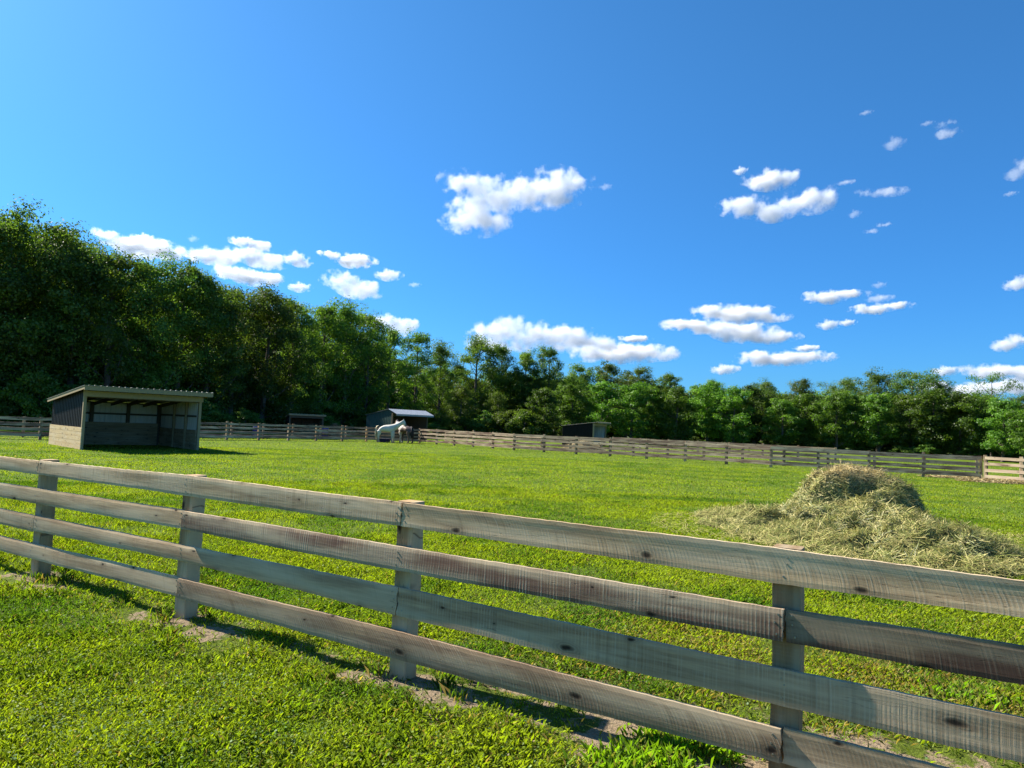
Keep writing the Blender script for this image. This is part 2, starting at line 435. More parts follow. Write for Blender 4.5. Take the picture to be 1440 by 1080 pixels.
# ------------------------------------------------------------------ grass (stuff)
def scatter(n, rmin, rmax, amax=R(46), power=1.0):
    u = rng.random(n); r_ = np.sqrt(rmin**2+u*(rmax**2-rmin**2)) if power == 1 else rmin*(rmax/rmin)**u
    a = (rng.random(n)*2-1)*amax
    return r_*np.sin(a), r_*np.cos(a)
HAYC = Vector((7.56, 15.6, 0))
def hay_height(X, Y):
    """height of the hay heap"""
    dx = X-HAYC.x; dy = Y-HAYC.y
    a = np.arctan2(dy, dx)
    rr = np.hypot(dx, dy*1.0)*(1+.10*np.sin(a*3+.6)+.06*np.sin(a*5))
    side = np.clip(-dx/1.2, 0, 1)                      # slumps further towards the left
    fall = .26+.22*side+.20*np.clip(-dy, 0, 1)
    u = np.clip((rr-.86)/fall, 0, 1)
    bale = (1.06-.09*np.clip(rr/.8, 0, 1)**2)*np.clip(1-u**1.7, 0, 1)*np.where(u >= 1, 0, 1)
    bale = bale-.55*np.exp(-(((dx-.12)/.46)**2+((dy+.86)/.24)**2))*(bale > .3)
    bale = bale+.34*np.exp(-(((dx-.22)/.40)**2+((dy+1.18)/.22)**2))
    bale = bale+.10*(fbm(X, Y, 3.4, 2.0, 2)-.5)*(bale > .1)
    ap = 0
    for (cx, cy, rx, ry, ang, hh) in ((6.2, 14.4, 2.4, 1.3, -.35, .40), (5.8, 12.4, 2.0, 1.8, -.4, .27), (5.9, 10.9, 1.9, 1.5, -.3, .27), (6.85, 11.35, 1.15, 1.0, -.5, .50),
                                      (7.5, 13.0, 1.4, 1.5, -.9, .36), (5.0, 13.6, 1.4, .9, -.3, .22), (7.2, 14.0, 1.9, 1.7, 0, .42), (6.3, 12.6, 1.0, .8, .4, .40),
                                      (5.1, 12.4, .9, .7, -.2, .28), (7.5, 12.0, 1.0, .9, -.9, .32)):
        c, s_ = math.cos(ang), math.sin(ang)
        u = (X-cx)*c+(Y-cy)*s_; v = -(X-cx)*s_+(Y-cy)*c
        q = np.sqrt((u/rx)**2+(v/ry)**2)
        ap = np.maximum(ap, hh*np.clip(1-q, 0, 1)**.75)
    lump = fbm(X, Y, 1.9, 5.0, 3)
    h = np.maximum(bale, ap)+.22*np.minimum(bale, ap)
    wb = np.clip(bale*2, 0, 1)
    pit = np.clip((fbm(X, Y, 2.3, 12.0, 2)-.55)*5, 0, 1)*np.clip(h*3, 0, 1)*.20
    h = np.where(h > .05, np.maximum(h-pit, .03), h)
    h = h*(.45+1.1*lump)*(1-wb)+h*(.90+.2*lump)*wb
    pit = np.clip((fbm(X, Y, 2.3, 12.0, 2)-.55)*5, 0, 1)*np.clip(h*3, 0, 1)*.24
    h = np.where(h > .02, np.maximum(h-pit, .02), h)
    return np.where(h > 0.015, h+.16*(fbm(X, Y, 1.2, 7.0, 2)-.5)*np.clip(h*5, 0, 1), 0).clip(0)

def make_grass():
    Vs, Fs, Cs = [], [], []
    base = 0
    def add(X, Y, L, W, tilt, col, kind):
        nonlocal base
        n = len(X); Z = hgt(X, Y)
        az = rng.random(n)*2*np.pi
        dx, dy = np.cos(az), np.sin(az)            # bend direction
        px, py = -dy, dx                           # width direction
        P = np.stack([X, Y, Z], -1)
        D = np.stack([dx, dy, np.zeros(n)], -1); Wd = np.stack([px, py, np.zeros(n)], -1)
        if kind == 'blade':
            st, ct = np.sin(tilt)[:, None], np.cos(tilt)[:, None]
            up = np.array([0, 0, 1.0])
            p0 = P-Wd*W[:, None]*.5; p1 = P+Wd*W[:, None]*.5
            midc = P+(D*st*.55+up*ct)*(L*.6)[:, None]
            p2 = midc+Wd*W[:, None]*.42; p3 = midc-Wd*W[:, None]*.42
            tip = midc+(D*(st*1.3+.25)+up*ct*.7)*(L*.42)[:, None]
            vs = np.stack([p0, p1, p2, tip, p3], 1).reshape(-1, 3)
            k = 5
        else:
            # broad leaf: lies on a short stalk, five corners, tilted
            hz = L[:, None]*np.array([0, 0, 1.0])
            c = P+hz+D*(L*.5)[:, None]
            st, ct = np.sin(tilt)[:, None], np.cos(tilt)[:, None]
            e = D*ct+np.array([0, 0, 1.0])*st
            w_ = W[:, None]
            vs = np.stack([c-e*w_*.62, c+Wd*w_*.5-e*w_*.1, c+Wd*w_*.36+e*w_*.45, c-Wd*w_*.36+e*w_*.45, c-Wd*w_*.5-e*w_*.1], 1).reshape(-1, 3)
            k = 5
        Vs.append(vs); Fs.append((np.arange(n*k)+base).reshape(n, k)); base += n*k
        Cs.append(np.repeat(col, k, 0))
    def colours(X, Y, n, kind):
        a = fbm(X, Y, .8, 1.0, 3); b = fbm(X, Y, 3.0, 2.0, 2); r_ = rng.random(n)
        young = np.array([.25, .33, .014]); deep = np.array([.098, .192, .012]); dry = np.array([.30, .235, .075]); blue = np.array([.12, .215, .060])
        f = np.clip((a-.40)*3.4+.35+(r_-.5)*.7+(b-.5)*1.0, 0, 1)[:, None]
        c = deep*(1-f)+young*f
        if kind == 'leaf':
            q = (rng.random(n) < .10+.5*np.clip(fbm(X, Y, .7, 11.0, 2)*3-1.3, 0, 1))[:, None]; c = np.where(q, blue*(.8+.5*rng.random(n)[:, None]), c)
        dd = dirt_amount(X, Y)
        s = fence_s(X, Y); nn = fence_n(X, Y)
        dryp = .04+.62*np.exp(-((nn+1.9)/1.4)**2)*np.clip((s-4.5)/3, 0, 1)*np.clip(2.6*fbm(X, Y, .9, 13.0, 3)-.6, .1, 1)+.22*dd
        q = (rng.random(n) < dryp)[:, None]
        c = np.where(q, dry*(.6+.6*rng.random(n)[:, None]), c)
        far = np.clip((np.hypot(X, Y)-8)/10, 0, 1)[:, None]*.6
        return c*(1+(rng.random(n)[:, None]-.5)*.56*(1-far))
    def bed(n, rmin, rmax, L0, W0, frac_leaf, amax=R(46), power=1):
        X, Y = scatter(n, rmin, rmax, amax, power)
        keep = rng.random(n) > np.clip(dirt_amount(X, Y)*1.75+(fbm(X, Y, 2.6, 8.0, 3)-.5)*1.1, .0, .96)*np.clip(dirt_amount(X, Y)*4, 0, 1)
        thin = fbm(X, Y, 1.3, 6.0, 3); keep &= rng.random(n) < np.clip(.35+(thin-.28)*2.6, .25, 1)
        keep &= hay_height(X, Y) < .02
        X, Y = X[keep], Y[keep]; n = len(X); il = rng.random(n) < frac_leaf
        tall = .40+1.25*fbm(X, Y, 2.8, 9.0, 3)
        for kind, mk in (('blade', ~il), ('leaf', il)):
            x, y, tl = X[mk], Y[mk], tall[mk]; k = len(x)
            if not k: continue
            if kind == 'blade':
                add(x, y, L0*(.5+rng.random(k))*tl, W0*(.6+.8*rng.random(k)), R(10)+rng.random(k)*R(60), colours(x, y, k, kind), kind)
            else:
                add(x, y, L0*(.25+.75*rng.random(k))*tl*.8, W0*2.1*(.45+1.1*rng.random(k)**1.5), (rng.random(k)-.35)*R(75), colours(x, y, k, kind), kind)
    bed(330000, 2.2, 6.2, .043, .0054, .33)
    bed(320000, 6.0, 11, .044, .0062, .18, R(44))
    bed(330000, 10.5, 20, .044, .008, .06, R(42))
    bed(290000, 19, 40, .043, .015, .04, R(42))
    bed(170000, 38, 75, .043, .024, .0, R(42))
    # taller tufts: at post feet, along the fence and by the hay
    for p in posts+[PE]:
        for _ in range(9):
            a = rng.random()*6.28; rr = .12+.55*rng.random(); n = 26
            X = p.x+math.cos(a)*rr+rng.normal(0, .035, n); Y = p.y+math.sin(a)*rr+rng.normal(0, .035, n)
            add(X, Y, .06+.06*rng.random(n), np.full(n, .0055), rng.random(n)*R(40), colours(X, Y, n, 'blade'), 'blade')
    for (cx, cy, k) in ((ground(965, 1050).x, ground(965, 1050).y, 60), (ground(905, 1075).x, ground(905, 1075).y, 50), (ground(1360, 985).x, ground(1360, 985).y, 40)):
        n = k*14
        X = cx+rng.normal(0, .13, n); Y = cy+rng.normal(0, .10, n)
        add(X, Y, .05+.055*rng.random(n), .006+.008*rng.random(n), rng.random(n)*R(60), colours(X, Y, n, 'blade')*np.array([.8, 1.1, .8]), 'blade')
    me = mesh_np('grass', np.concatenate(Vs), np.concatenate(Fs), 5, np.concatenate(Cs))
    o = link('grass', me, GRASS); tag(o, 'short green pasture grass and clover', 'grass', None, 'stuff')
    print('grass faces', len(me.polygons))
make_grass()

# small clods of earth around the post feet
mb = MB()
for p in posts+[PE]:
    for k in range(70):
        a = random.random()*6.28; rr = .1+abs(random.gauss(0, .32)); x = p.x+math.cos(a)*rr+.1; y = p.y+math.sin(a)*rr*.7-.1
        s_ = random.uniform(.006, .022); z = float(hgt(np.array([x]), np.array([y]))[0])
        vs = [(x+s_*random.uniform(.6, 1.3)*dx, y+s_*random.uniform(.6, 1.3)*dy, z+s_*random.uniform(.5, 1)*dz) for dx, dy, dz in ((1, 0, 0), (0, 1, 0), (-1, 0, 0), (0, -1, 0), (0, 0, 1), (0, 0, -1))]
        mb.add(vs, [(0, 1, 4), (1, 2, 4), (2, 3, 4), (3, 0, 4), (1, 0, 5), (2, 1, 5), (3, 2, 5), (0, 3, 5)])
m, t = material('soil_clods'); principled(t, t.mix(t.noise(t.geo(), 30, 3), (.14, .10, .06), (.34, .26, .165)), .95)
o = mb.build('dirt', m); tag(o, 'crumbs of bare brown earth around the fence posts', 'dirt', None, 'stuff')

# ------------------------------------------------------------------ near fence
def rail_mesh(name, pts, th, cup, twist, mats, seed, nails=()):
    """pts: [(s, ztop, zbot)] along the board; local x along it, local -y is the face towards the camera"""
    rnd = random.Random(seed)
    L = pts[-1][0]; nxs = max(24, int(L/.05)); nz = 7
    S = np.linspace(0, L, nxs+1)
    ss = [p[0] for p in pts]
    zt = np.interp(S, ss, [p[1] for p in pts]); zb = np.interp(S, ss, [p[2] for p in pts])
    ph = rnd.random()*10
    wav = lambda q, f, k: math.sin(q*f+ph+k)*.5+math.sin(q*f*2.3+ph*1.7+k*2)*.3+math.sin(q*f*5.1+ph*.7+k)*.2
    V = []; zm0 = (zt[0]+zb[0])/2
    for side in (0, 1):
        for i, q in enumerate(S):
            a = zt[i]+.0035*wav(q, 2.2, 0)+.0012*math.sin(q*41+ph); b = zb[i]+.0045*wav(q, 1.7, 2)+.0012*math.sin(q*37+ph)
            cu = cup*(1+.6*wav(q, 1.1, 1)); tw = twist*math.sin(q*.9+ph)
            for j in range(nz+1):
                v = j/nz; s_ = 2*v-1
                # slightly eased edges
                e = .0025 if (j == 0 or j == nz) else 0
                y = cu*(1-s_*s_)*-1+(tw+.0040)*s_+.003*wav(q, 1.5, 4)
                yy = y-th/2+e if side == 0 else y+th/2-e
                endx = 0
                if i == 0 or i == nxs: endx = (rnd.random()-.5)*.012
                V.append((q+endx, yy, b+(a-b)*v-zm0))
    W = nz+1; N = (nxs+1)*W
    Fc = []
    for i in range(nxs):
        for j in range(nz):
            a = i*W+j
            Fc.append((a, a+W, a+W+1, a+1)); Fc.append((N+a, N+a+1, N+a+W+1, N+a+W))
        Fc.append((i*W+nz, (i+1)*W+nz, N+(i+1)*W+nz, N+i*W+nz)); Fc.append((i*W, N+i*W, N+(i+1)*W, (i+1)*W))
    for j in range(nz):
        Fc.append((j, j+1, N+j+1, N+j)); a = nxs*W+j; Fc.append((a, N+a, N+a+1, a+1))
    mi = [0]*len(Fc)
    # nail heads
    for (q, v) in nails:
        a = np.interp(q, S, zt); b = np.interp(q, S, zb); z = b+(a-b)*v-zm0; s_ = 2*v-1
        y = -cup*(1-s_*s_)-th/2+.0040*s_-.0022; r_ = .0050; b0 = len(V)
        for yy in (y+.006, y):
            for k in range(8):
                V.append((q+r_*math.cos(k*.785), yy, z+r_*math.sin(k*.785)))
        for k in range(8):
            Fc.append((b0+k, b0+(k+1) % 8, b0+8+(k+1) % 8, b0+8+k)); mi.append(1)
        Fc.append(tuple(b0+8+k for k in range(8))); mi.append(1)
    me = bpy.data.meshes.new(name); me.from_pydata(V, [], Fc); me.update()
    for mm in mats: me.materials.append(mm)
    me.polygons.foreach_set('material_index', mi)
    bm = bmesh.new(); bm.from_mesh(me); bmesh.ops.recalc_face_normals(bm, faces=bm.faces); bm.to_mesh(me); bm.free()
    return me, zm0

yaw = math.atan2(dirv.y, dirv.x)
nf = empty('paddock_fence', FENCE_P0, 0)
tag(nf, 'four-rail rough sawn board fence crossing the whole foreground', 'fence')
allp = [PY_, PZ]+posts+[PE, PG]
names = ['Y', 'Z', 'A', 'B', 'C', 'D', 'E', 'G']
zr_all = {}
for k in range(4):
    L = ZR[k]
    slope_r = [(L[3][i]) for i in (0, 1)]
    zr_all[k] = [L[0], L[0], L[0], L[1], L[2], L[3], L[3], L[3]]
# rows at the right edge of the picture give the last bay's drop
edge = {0: (815.5, 865.8), 1: (906, 960.9), 2: (1008, 1069.6)}
for k, (a, b) in edge.items():
    s_ = None
    rr = ray(1440, (a+b)/2)
    A = np.array([[rr[0], -dirv.x], [rr[1], -dirv.y]]); tt, q = np.linalg.solve(A, np.array([PD.x, PD.y]))
    P = PD+dirv*q
    za, zb_ = z_on(P.x, P.y, 0, a), z_on(P.x, P.y, 0, b)
    f = 2.5/q
    e = (ZR[k][3][0]+(za-ZR[k][3][0])*f, ZR[k][3][1]+(zb_-ZR[k][3][1])*f)
    zr_all[k][6] = e; zr_all[k][7] = e
zr_all[3][6] = zr_all[3][7] = (ZR[3][3][0]+(zr_all[2][6][0]-ZR[2][3][0]), ZR[3][3][1]+(zr_all[2][6][1]-ZR[2][3][1]))
PW, PDP, TH = .138, .13, .030
# posts stand behind the rails (the far side)
tops = [z_on(62.5, 0, 0, 0)]*0
for i, p in enumerate(allp):
    ztop = zr_all[0][i][0]+.002+random.uniform(0, .008)
    rnd = random.Random(i*13+5)
    bm = bmesh.new()
    nseg = 14
    for j in range(nseg+1):
        z = -.35+(ztop+.35)*j/nseg
        lean = (z*.012*(rnd.random()-.5))
        for (cx, cy) in ((-1, -1), (1, -1), (1, 1), (-1, 1)):
            bm.verts.new((cx*PW/2+.004*math.sin(z*5+i)+rnd.uniform(-.0015, .0015), (0 if cy < 0 else PDP)+rnd.uniform(-.0015, .0015), z))
    bm.verts.ensure_lookup_table()
    for j in range(nseg):
        for c in range(4):
            a = j*4+c; b = j*4+(c+1) % 4
            bm.faces.new((bm.verts[a], bm.verts[b], bm.verts[b+4], bm.verts[a+4]))
    bm.faces.new([bm.verts[nseg*4+c] for c in range(4)])
    bmesh.ops.recalc_face_normals(bm, faces=bm.faces)
    vert = [e for e in bm.edges if abs((e.verts[0].co-e.verts[1].co).z) > .02]
    bmesh.ops.bevel(bm, geom=vert, offset=.006, segments=1, affect='EDGES')
    me = bpy.data.meshes.new('post'); bm.to_mesh(me); bm.free()
    o = link('post', me, WOODV, nf)
    o.location = p-FENCE_P0; o.rotation_euler = (0, 0, yaw)
    o.color = (random.uniform(.05, .4), random.uniform(.88, 1.05), .05, .35)
    if names[i] == 'D': o.color = (.25, .62, .05, .6)
# boards: (rail, list of post indices, redness, lightness, arc, strength, cup, twist, label)
i_ = {n: k for k, n in enumerate(names)}
boards = [
    (0, 'YZA', .0, 1.05, .1, .4, .003, .001, None), (0, 'ABC', .08, 1.10, .03, 1.0, .0015, .002, 'pale top board with close vertical saw marks'), (0, 'CDE', .0, 1.0, .55, .8, -.0045, .001, 'grey top board with a clean upper face and diagonal saw marks'),
    (1, 'ZAB', .05, 1.05, .4, .35, .003, .001, None), (1, 'BCD', .85, 1.0, .02, 1.0, .003, .0015, 'purple brown board with dark vertical saw marks'), (1, 'DEG', .85, .50, .3, .5, -.002, .001, 'dark weathered brown board'),
    (2, 'YZA', .1, 1.0, .05, .9, .002, .001, None), (2, 'ABC', .15, 1.0, .5, .3, .0045, .001, 'knotty grey board with a waney upper edge'), (2, 'CDE', .12, .84, .02, 1.0, -.003, .001, 'olive grey board with vertical saw marks'),
    (3, 'ZAB', .1, 1.02, .4, .5, .003, .001, None), (3, 'BCD', .40, .74, 1.0, 1.0, .0045, .001, 'brown grey bottom board with curved saw marks'), (3, 'DEG', .1, .85, .35, .5, -.003, .001, None)]
for bi, (k, span, red, lig, arc, kst, cup, tw, lab) in enumerate(boards):
    ids = [i_[c] for c in span]; P0 = allp[ids[0]]
    gap = .004
    pts = []; nails = []
    for q, ii in enumerate(ids):
        s_ = (allp[ii]-P0).length; s_ = s_+gap if q == 0 else (s_-gap if q == len(ids)-1 else s_)
        pts.append((s_, zr_all[k][ii][0], zr_all[k][ii][1]))
    s0 = pts[0][0]; pts = [(a-s0, b, c) for a, b, c in pts]
    for q in range(len(pts)):
        o_ = (.035 if q == 0 else (-.035 if q == 2 else .0))
        for v in (.22, .55, .8): nails.append((pts[q][0]+o_+random.uniform(-.012, .012), v+random.uniform(-.05, .05)))
    me, zm0 = rail_mesh('rail', pts, TH, cup, tw, [WOOD, NAIL], bi*7+1, nails)
    o = link('rail', me, None, nf)
    o.location = (P0-FENCE_P0)+dirv*s0+fn*(TH/2+.008+abs(cup)*.3)+Vector((0, 0, zm0))
    o.rotation_euler = (0, 0, yaw)
    o.color = (red, lig, arc, kst)
    if lab: o['label'] = lab

# ------------------------------------------------------------------ far fences
def far_fence(pts, label, bay=2.44, H=1.18, n_rail=4, wood=None, postw=.14, seed=1, group=None, rails_on=-1, name='paddock_fence', span=2):
    """posts along a ground polyline, boards on the camera side"""
    rnd = random.Random(seed)
    root = empty(name, pts[0]); tag(root, label, 'fence', group)
    # walk the polyline
    P = [Vector(pts[0])]
    for a, b in zip(pts[:-1], pts[1:]):
        a = Vector(a); b = Vector(b); L = (b-a).length; n = max(1, round(L/bay))
        for k in range(1, n+1): P.append(a.lerp(b, k/n))
    nrm = []
    for i, p in enumerate(P):
        d = (P[min(i+1, len(P)-1)]-P[max(i-1, 0)]); d.z = 0; d.normalize(); q = Vector((-d.y, d.x, 0))
        if q.dot(p) > 0: q = -q
        nrm.append((d, q))
    pm = {}
    for i, p in enumerate(P):
        mb = MB(); h = H+.05+rnd.uniform(-.03, .06)
        tx, ty = rnd.uniform(-.02, .02), rnd.uniform(-.02, .02)
        w_ = postw/2
        mb.hexa([(-w_, -w_, -.2), (w_, -w_, -.2), (w_, w_, -.2), (-w_, w_, -.2)], [(-w_+tx, -w_+ty, h), (w_+tx, -w_+ty, h+.008), (w_+tx, w_+ty, h), (-w_+tx, w_+ty, h-.006)])
        d, q = nrm[i]
        o = mb.build('post', wood[1] if wood else WOODV, root)
        o.location = p-P[0]; o.rotation_euler = (0, 0, math.atan2(d.y, d.x)); o.color = (rnd.uniform(.2, .7), rnd.uniform(.6, .95), .1, .3)
    pitch = H/4.05 if n_rail == 4 else H/n_rail
    for k in range(n_rail):
        zt = H-k*pitch; st = (k % span)
        i0 = 0
        while i0 < len(P)-1:
            i1 = min(i0+(span if not (i0 == 0 and st) else 1), len(P)-1)
            mb = MB(); a = P[i0]-P[0]; org = a.copy()
            hgt_ = .150+rnd.uniform(-.012, .012)
            for j in range(i0, i1):
                A = P[j]-P[0]; B = P[j+1]-P[0]
                za, zb_ = zt+rnd.uniform(-.018, .018), zt+rnd.uniform(-.018, .018)
                if j == i0: za0 = za
                else: za = lastz
                lastz = zb_
                qa, qb = nrm[j][1], nrm[j+1][1]
                off = postw/2+.004
                A1 = A+qa*off; A2 = A+qa*(off+.03); B1 = B+qb*off; B2 = B+qb*(off+.03)
                L_ = lambda v, z: (v.x-org.x, v.y-org.y, v.z-org.z+z)
                mb.hexa([L_(A1, za-hgt_), L_(A2, za-hgt_), L_(B2, zb_-hgt_), L_(B1, zb_-hgt_)], [L_(A1, za), L_(A2, za), L_(B2, zb_), L_(B1, zb_)])
            # rotate vertices into a frame with x along the board
            ang = math.atan2((P[i1]-P[i0]).y, (P[i1]-P[i0]).x); c, s_ = math.cos(-ang), math.sin(-ang)
            mb.v = [(x*c-y*s_, x*s_+y*c, z) for x, y, z in mb.v]
            o = mb.build('rail', wood[0] if wood else WOODFAR, root)
            o.location = org; o.rotation_euler = (0, 0, ang)
            o.color = (rnd.choice([.1, .3, .7, .9])*rnd.uniform(.7, 1.1), rnd.uniform(.65, 1.15), rnd.random()*.6, .8)
            i0 = i1
    return root, P

g = lambda x, y: ground(x, y)
CORNER = g(590, 623.2)
left_pts = [g(-190, 611), g(56, 618), g(318.4, 618.3), g(515, 620.8), CORNER]
right_pts = [CORNER, g(722.5, 633.2), g(909, 645.5), g(1084, 657.2), g(1379.5, 675.5)]
far_fence(left_pts, 'weathered brown board fence behind the near shed and horses on the left', seed=3, H=1.16)
far_fence(right_pts, 'weathered brown board fence along the far side behind the hay heap', seed=4, H=1.18)
# second fences of the lane behind
def offset(pts, dist):
    out = []
    for i, p in enumerate(pts):
        d = pts[min(i+1, len(pts)-1)]-pts[max(i-1, 0)]; d.normalize(); q = Vector((-d.y, d.x, 0))
        if q.dot(p) < 0: q = -q
        out.append(p+q*dist)
    return out
r2 = offset(right_pts, 3.2); r2[0] = r2[0]+(r2[0]-r2[1])*.05
far_fence(r2, 'second brown board fence standing a few steps behind the far one on the right', seed=5, H=1.05, bay=2.6)
l2 = offset(left_pts, 3.4)
far_fence(l2, 'second brown board fence standing a few steps behind the left-hand far one', seed=6, H=1.10, bay=2.5)
r3 = offset(right_pts[1:4], 15.0)
far_fence(r3, 'farthest board fence low in front of the row of locust trees', seed=8, H=1.1, bay=2.6)
# pale new panel at the right end
e0 = right_pts[-1]; e1 = g(1436.5, 680.0)
dd = (e1-e0).normalized()
far_fence([e0+dd*.22, e1, e1+dd*2.4], 'new pale board fence section at the right end of the old fence', seed=9, H=1.20, wood=(WOODNEW, WOODNEWV), bay=2.2)

# ------------------------------------------------------------------ sheds
def ribbed(mb, p0, p1, z0a, z0b, z1a, z1b, n_out, pitch=.23, depth=.018, mi=0):
    """vertical ribbed sheet from p0 to p1 (2D), bottom z0a..z0b, top z1a..z1b"""
    p0 = Vector(p0); p1 = Vector(p1); L = (p1-p0).length; n = max(2, int(L/pitch)); S = []
    for i in range(n):
        for (f, d) in ((0, 0), (.62, 0), (.72, 1), (.90, 1)): S.append(((i+f)/n, d))
    S.append((1, 0)); vs = []; no = Vector(n_out).normalized()
    for f, d in S:
        q = p0.lerp(p1, f)+no*d*depth
        vs.append((q.x, q.y, z0a+(z0b-z0a)*f)); vs.append((q.x, q.y, z1a+(z1b-z1a)*f))
    mb.add(vs, [(2*i, 2*i+2, 2*i+3, 2*i+1) for i in range(len(S)-1)], mi)
def ribbed_roof(mb, x0, x1, pts, pitch=.23, depth=.02, th=.012, mi=0):
    """roof sheet: ribs run down the slope; pts [(y,z)...] profile from front to back; spans x0..x1"""
    n = max(2, int((x1-x0)/pitch)); S = []
    for i in range(n):
        for (f, d) in ((0, 0), (.60, 0), (.70, 1), (.92, 1)): S.append((x0+(x1-x0)*(i+f)/n, d))
    S.append((x1, 0))
    vs = []
    for lay in (0, -th):
        for x, d in S:
            for (y, z) in pts: vs.append((x, y, z+d*depth+lay))
    k = len(pts); N = len(S)*k; fs = []
    for i in range(len(S)-1):
        for j in range(k-1):
            a = i*k+j; fs.append((a, a+k, a+k+1, a+1)); b = a+N; fs.append((b, b+1, b+k+1, b+k))
        for j in (0, k-1):
            a = i*k+j; fs.append((a, a+k, a+k+N, a+N))
    for i in (0, len(S)-1):
        for j in range(k-1):
            a = i*k+j; fs.append((a, a+1, a+1+N, a+N))
    mb.add(vs, fs, mi)

def shed_near():
    P0 = g(114, 632.5); P0.z = -.02
    W_, D_ = 4.8, 4.8; Hf, Hb = 2.62, 2.12
    ang = R(46)
    root = empty('run_in_shed', P0, ang)
    tag(root, 'large open-fronted black run-in shed nearest the camera on the left', 'shed')
    # local: x along the front from the left post, y into the shed; left wall at x=0
    zt = lambda y: Hf+(Hb-Hf)*y/D_
    # walls: steel outside, pale bare sheet inside
    mb = MB(); ribbed(mb, (0, 0), (0, D_), .82, .82, zt(0)-.02, zt(D_)-.02, (-1, 0)); mb.build('siding', BLACKM, root)
    mb = MB(); ribbed(mb, (0, D_), (W_, D_), .0, .0, Hb-.02, Hb-.02, (0, 1)); mb.build('siding', BLACKM, root)
    mb = MB(); ribbed(mb, (W_, D_), (W_, 0), .0, .0, zt(D_)-.02, zt(0)-.02, (1, 0)); mb.build('siding', BLACKM, root)
    mb = MB()
    ribbed(mb, (.16, D_-.03), (W_-.16, D_-.03), .95, .95, Hb-.06, Hb-.06, (0, -1), depth=.014)
    o = mb.build('inner_lining', GREYM, root); o['label'] = 'pale bare metal lining on the back wall'
    mb = MB(); ribbed(mb, (W_-.03, D_-.16), (W_-.03, .16), .95, .95, zt(D_)-.08, zt(.1)-.1, (-1, 0), depth=.014); mb.build('inner_lining', GREYM, root)
    # posts
    for (x, y) in ((0, 0), (W_, 0)):
        mb = MB(); mb.box(x-.055, x+.055, y-.055, y+.055, 0, zt(0)-.03); o = mb.build('post', PALET, root)
    for (x, y) in ((1.60, D_-.13), (3.22, D_-.13), (W_-.13, D_-.13), (.1, D_-.13)):
        mb = MB(); mb.box(x-.07, x+.07, y-.07, y+.07, 0, Hb-.05); mb.build('post', TIMBER, root)
    for y in (1.25, 2.7):
        mb = MB(); mb.box(W_-.17, W_-.06, y-.05, y+.05, 0, zt(y)-.05); o = mb.build('post', PALET, root)
    # girts
    mb = MB(); mb.box(.17, W_-.2, D_-.10, D_-.05, 1.5, 1.59); mb.build('girt', TIMBER, root)
    mb = MB(); mb.box(W_-.10, W_-.055, .17, D_-.2, 1.55, 1.64); mb.build('girt', TIMBER, root)
    # front header and fascia
    mb = MB(); mb.box(-.09, W_+.09, -.115, -.075, Hf-.36, Hf-.12); mb.build('header', PALET, root)
    mb = MB(); mb.box(-.02, W_+.02, .075, .115, Hf-.40, Hf-.14); mb.build('header', TIMBER, root)
    # rafters
    for k in range(7):
        x = .2+k*(W_-.4)/6
        mb = MB(); mb.hexa([(x-.02, .12, zt(.12)-.21), (x+.02, .12, zt(.12)-.21), (x+.02, D_-.2, zt(D_-.2)-.21), (x-.02, D_-.2, zt(D_-.2)-.21)],
                           [(x-.02, .12, zt(.12)-.05), (x+.02, .12, zt(.12)-.05), (x+.02, D_-.2, zt(D_-.2)-.05), (x-.02, D_-.2, zt(D_-.2)-.05)])
        mb.build('rafter', TIMBER, root)
    # roof with front overhang
    sl = (Hb-Hf)/D_
    mb = MB(); ribbed_roof(mb, -.22, W_+.35, [(-.62, Hf-.62*sl+.03), (D_+.25, Hf+(D_+.25)*sl+.03)])
    rf = mb.build('roof', ROOFM, root)
    mb = MB(); mb.box(-.20, W_+.33, -.60, -.56, Hf-.60*sl-.17, Hf-.60*sl+.015); mb.build('fascia', PALET, rf)
    mb = MB()
    for x in (-.2, W_+.30):
        mb.hexa([(x, -.555, Hf-.555*sl-.12), (x+.03, -.555, Hf-.555*sl-.12), (x+.03, D_+.2, Hf+(D_+.2)*sl-.12), (x, D_+.2, Hf+(D_+.2)*sl-.12)],
                [(x, -.555, Hf-.555*sl+.01), (x+.03, -.555, Hf-.555*sl+.01), (x+.03, D_+.2, Hf+(D_+.2)*sl+.01), (x, D_+.2, Hf+(D_+.2)*sl+.01)])
    mb.build('barge_board', PALET, rf)
    # kick boards: outer left skirt, inner back and right
    mb = MB()
    for k in range(5):
        z = .03+k*.185
        mb.box(-.065+.003*(k % 2), -.022, -.06, D_+.02, z, z+.178)
    mb.v = [(y, -x, z) for x, y, z in mb.v]
    o = mb.build('kick_board', PLANK, root); o.rotation_euler = (0, 0, R(90)); o['label'] = 'pale plank skirt on the sunny side'
    mb = MB()
    for k in range(6): mb.box(.18, W_-.2, D_-.255+.003*(k % 2), D_-.205, .03+k*.185, .03+k*.185+.178)
    o = mb.build('kick_board', PLANK, root); o.color = (.35, .62, .1, .1)
    mb = MB()
    for k in range(5): mb.box(.06, D_-.3, .06+.003*(k % 2), .105, .03+k*.185, .03+k*.185+.178)
    o = mb.build('kick_board', PLANK, root); o.rotation_euler = (0, 0, R(90)); o.location = (W_, 0, 0); o.color = (.35, .62, .1, .1)
    for c in root.children:
        if c.name.startswith(('kick_board',)) and tuple(c.color[:2]) == (1, 1): c.color = (.1, 1.0, .3, .4)
shed_near()

